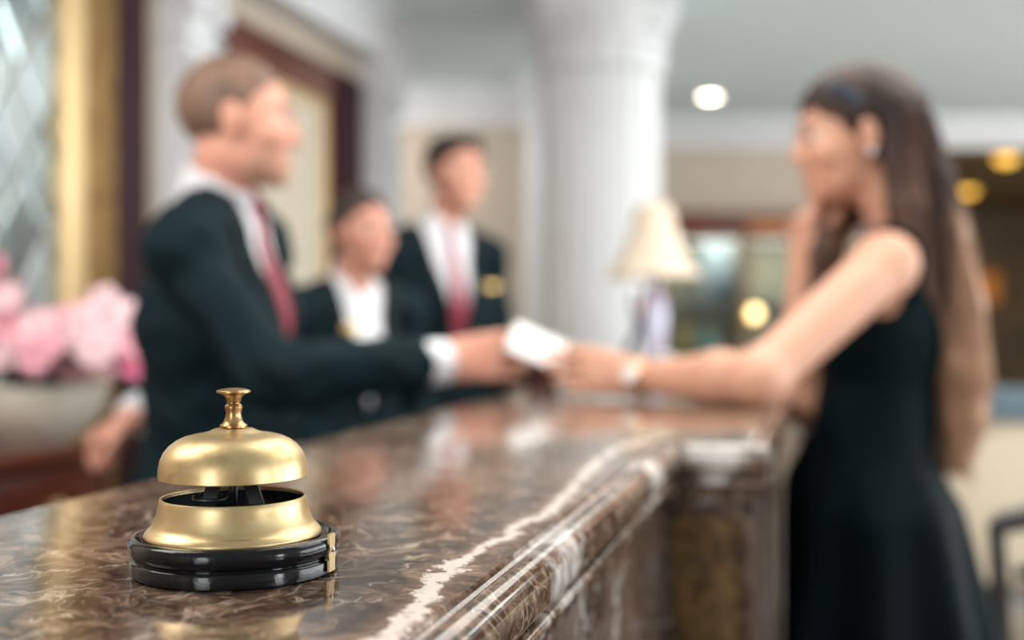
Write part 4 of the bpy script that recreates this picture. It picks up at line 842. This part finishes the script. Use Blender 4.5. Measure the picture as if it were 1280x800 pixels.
# flared skirt with folds, pressed lightly against the counter
v = []; nr_, na = 46, 144; cx, cy = .595, 1.96
for i in range(nr_+1):
    tt = i/nr_; z = 1.055-tt*.64; rx = .094+.034*min(1, tt*6)+.15*tt**1.15; ry = .118+.062*min(1, tt*5.5)+.11*tt**1.1
    for k in range(na):
        a = 2*PI*k/na; fo = 1+(.02+.085*tt)*math.cos(11*a+1.2*math.sin(2*a)+.8)*min(1, tt*4)+.03*tt*math.cos(5*a)
        x, y = cx+.01*tt+rx*fo*math.cos(a), cy+ry*fo*math.sin(a)
        u = x*ct-y*sn; s_ = x*sn+y*ct; um = UJ+(.026 if z > TZ-.07 else .008)
        if u < um: u = um+.002*(u-um)
        v.append((u*ct+s_*sn, -u*sn+s_*ct, z))
f = [(i*na+k, i*na+(k+1) % na, (i+1)*na+(k+1) % na, (i+1)*na+k) for i in range(nr_) for k in range(na)]
f.append(tuple(range(na)))
sk = MB().add(v, f).build('dress_skirt', dress_m, t4, True); sk.matrix_parent_inverse = Matrix.Translation(-t4.location)
sd = sk.modifiers.new('thick', 'SOLIDIFY'); sd.thickness = .003
for an, kn in ank: shoe(t4, an, fw4, shoe_m)
# hair: cap plus the long fall down her back and a strand in front of the far shoulder
hm = bpy.data.materials.new('ombre_backlit_hair'); hm.use_nodes = True; nt = hm.node_tree; b = nt.nodes['Principled BSDF']; b.inputs['Roughness'].default_value = .5; b.inputs['Specular IOR Level'].default_value = .3
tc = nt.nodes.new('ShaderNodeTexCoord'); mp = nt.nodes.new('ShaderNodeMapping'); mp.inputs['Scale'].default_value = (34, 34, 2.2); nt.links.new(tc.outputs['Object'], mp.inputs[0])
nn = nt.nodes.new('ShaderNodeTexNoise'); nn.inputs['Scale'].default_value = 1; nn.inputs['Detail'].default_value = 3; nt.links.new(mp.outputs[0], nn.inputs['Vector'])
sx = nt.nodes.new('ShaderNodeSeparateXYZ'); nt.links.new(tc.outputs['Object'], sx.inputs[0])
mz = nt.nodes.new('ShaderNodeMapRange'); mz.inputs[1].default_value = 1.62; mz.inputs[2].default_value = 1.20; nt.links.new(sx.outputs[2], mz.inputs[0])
mx = nt.nodes.new('ShaderNodeMapRange'); mx.inputs[1].default_value = .685; mx.inputs[2].default_value = .80; mx.inputs[3].default_value = 0; mx.inputs[4].default_value = .58; nt.links.new(sx.outputs[0], mx.inputs[0])  # lighter towards her back: backlight from the right put into the hair colour
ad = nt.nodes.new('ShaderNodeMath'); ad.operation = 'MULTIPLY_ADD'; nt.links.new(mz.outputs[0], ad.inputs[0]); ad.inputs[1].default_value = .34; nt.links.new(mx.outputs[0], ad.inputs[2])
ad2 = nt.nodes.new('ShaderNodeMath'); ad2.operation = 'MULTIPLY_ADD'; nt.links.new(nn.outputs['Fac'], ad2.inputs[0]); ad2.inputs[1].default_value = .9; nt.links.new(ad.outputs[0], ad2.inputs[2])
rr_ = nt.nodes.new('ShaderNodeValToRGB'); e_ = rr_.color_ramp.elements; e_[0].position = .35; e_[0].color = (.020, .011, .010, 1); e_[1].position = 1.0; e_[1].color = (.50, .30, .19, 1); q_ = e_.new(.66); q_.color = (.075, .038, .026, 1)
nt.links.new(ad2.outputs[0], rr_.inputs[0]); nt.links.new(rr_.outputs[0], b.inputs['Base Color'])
g.reset(); g2 = Grid([(.42, .005), (.92, 0)], [(1.74, .005), (2.20, 0)], [(.90, .006), (1.72, 0)])
X, Y, Z = g2.coords((slice(None),)*3)
cap_ = [ell(q4(-.022, 0, .034), (.106, .086, .094), A4)]; union(g2, cap_)
fv = (X-c4.x)*A4[0].x+(Y-c4.y)*A4[0].y+(Z-c4.z)*A4[0].z; uv = (X-c4.x)*A4[2].x+(Y-c4.y)*A4[2].y+(Z-c4.z)*A4[2].z
g2.F = np.maximum(g2.F, (-.022-(uv-1.05*fv))*.7)
L4 = V(0, 1, 0)
chain = [(q4(-.070, 0, .03), .060, .085), (P(1140, 225, 1.95), .056, .092), (P(1160, 300, 1.94), .052, .100), (P(1180, 385, 1.93), .048, .098), (P(1190, 450, 1.92), .046, .085), (P(1196, 515, 1.92), .040, .066), (P(1192, 575, 1.92), .024, .040)]
for (a, fa, la), (b_, fb, lb) in zip(chain[:-1], chain[1:]): union(g2, [ecap(a, b_, (la, fa), (lb, fb), L4, .02)])
union(g2, [ecap(q4(-.045, -.072, .02), q4(.0, -.070, -.12), (.02, .035), (.022, .035), None, .02), ecap(q4(.0, -.070, -.12), P(1030, 320, 1.95), (.020, .032), (.018, .024), None, .02), ecap(P(1030, 320, 1.95), P(1010, 430, 1.95), (.018, .024), (.013, .017), None, .02)])
union(g2, [ecap(q4(-.050, .066, .03), P(1135, 260, 1.86), (.022, .03), (.02, .028), None, .02), ecap(P(1135, 260, 1.86), P(1160, 400, 1.86), (.02, .028), (.018, .022), None, .02)])
th = (Y-c4.y)*1.0; rid = .0022*np.sin(210*(Y+.35*X)+6*np.sin(7*Z))+.0018*np.sin(160*(X-.2*Y)+5*np.sin(9*Z+1)); g2.F = (g2.F+np.where(Z < 1.62, rid, rid*.4)).astype(np.float32)
cut(g2, [ell(q4(-.006, .083, -.012), (.020, .02, .028), A4)], 0, .006)
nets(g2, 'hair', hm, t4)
lk = MB()
for k in range(150):
    ph = random.uniform(-1, 1); e0 = random.uniform(0, 2*PI); pts = []; end = random.randint(4, 6); jit = random.uniform(.95, 1.10)
    for a, fa, la in chain[:end+1]:
        pts.append(a+V(math.cos(e0)*fa*jit, math.sin(e0)*la*jit, 0)+V(random.uniform(-.004, .004), random.uniform(-.004, .004), 0))
    pts.append(pts[-1]+V(random.uniform(-.012, .012), random.uniform(-.01, .01), -random.uniform(.02, .06)))
    fine = []
    for a, b_, c_, d_ in zip([pts[0]]+pts[:-2], pts[:-1], pts[1:], pts[2:]+[pts[-1]]):
        for t in (0, .33, .67): fine.append(.5*((2*b_)+(c_-a)*t+(2*a-5*b_+4*c_-d_)*t*t+(3*b_-a-3*c_+d_)*t**3))
    nfi = len(fine); lk.tube(fine, [.0022*(1-.7*abs(i/nfi-.3)) for i in range(nfi)], 5)
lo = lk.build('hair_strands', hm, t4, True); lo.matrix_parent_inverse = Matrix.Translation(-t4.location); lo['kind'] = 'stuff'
def on4(mb, name, m, sm=True, par=None):
    o = mb.build(name, m, par or t4, sm)
    if par is None: o.matrix_parent_inverse = Matrix.Translation(-t4.location)
    return o
clipM = Matrix.Translation(q4(.030, .080, .064)) @ Matrix.Rotation(.5, 4, 'Y')
on4(MB().box(-.030, -.010, -.011, .030, .010, .011, .006).xf(clipM), 'hair_clip', mat('slate_clip', (.04, .055, .08), .35))
on4(MB().lathe([(0, -.006), (.005, -.004), (.006, 0), (.005, .004), (0, .006)], 12).xf(Matrix.Translation(q4(-.002, .086, -.036))), 'earring', mat('pearl', (.85, .82, .88), .2))
nkl = [nk+V(0, 0, .018)+V(.058*math.cos(a), .056*math.sin(a), -.022*(-math.cos(a))*1.0) for a in np.linspace(0, 2*PI, 33)]
on4(MB().tube(nkl, .0016, 6, False), 'necklace', mat('thin_silver', (.7, .66, .6), .3, 1))
wd = N(wL-eL); wc = wL-wd*.012; wn = V(0, -1, .15); wn = (wn-wd*wn.dot(wd)).normalized(); ws_ = wd.cross(wn)
ring = [wc+(wn*math.cos(a)*.0255+ws_*math.sin(a)*.029) for a in np.linspace(0, 2*PI, 33)]
wt = on4(MB().tube(ring, .0042, 8, False), 'wristwatch', mat('rose_gold', (.80, .52, .34), .3, 1))
WM = Matrix.Translation(wc+wn*.026) @ wn.to_track_quat('Z', 'Y').to_matrix().to_4x4()
o = on4(MB().lathe([(0, 0), (.017, 0), (.0185, .003), (.0175, .007), (.015, .008), (.0145, .0065), (0, .0065)], 32).xf(WM), 'watch_case', MAT['rose_gold'])
o = on4(MB().lathe([(0, .0072), (.0145, .0072), (.0145, .006)], 32).xf(WM), 'watch_dial', mat('white_dial', (.95, .94, .92), .1))
# ---- the card passed between them
cc_ = P(674, 434, 1.925); cd = empty('envelope', 'white card passed from the suited man to the visiting woman', 'card', cc_)
CM = Matrix.Rotation(.42, 4, 'Y') @ Matrix.Rotation(.85, 4, 'X')
MB().box(-.052, -.032, -.0015, .052, .032, .0015, .0012).xf(CM).build('card', mat('white_card', (.90, .89, .90), .4), cd, True)
MB().box(-.050, -.003, .0015, .050, .030, .0022, .0006).xf(CM).build('flap', MAT['white_card'], cd, True)
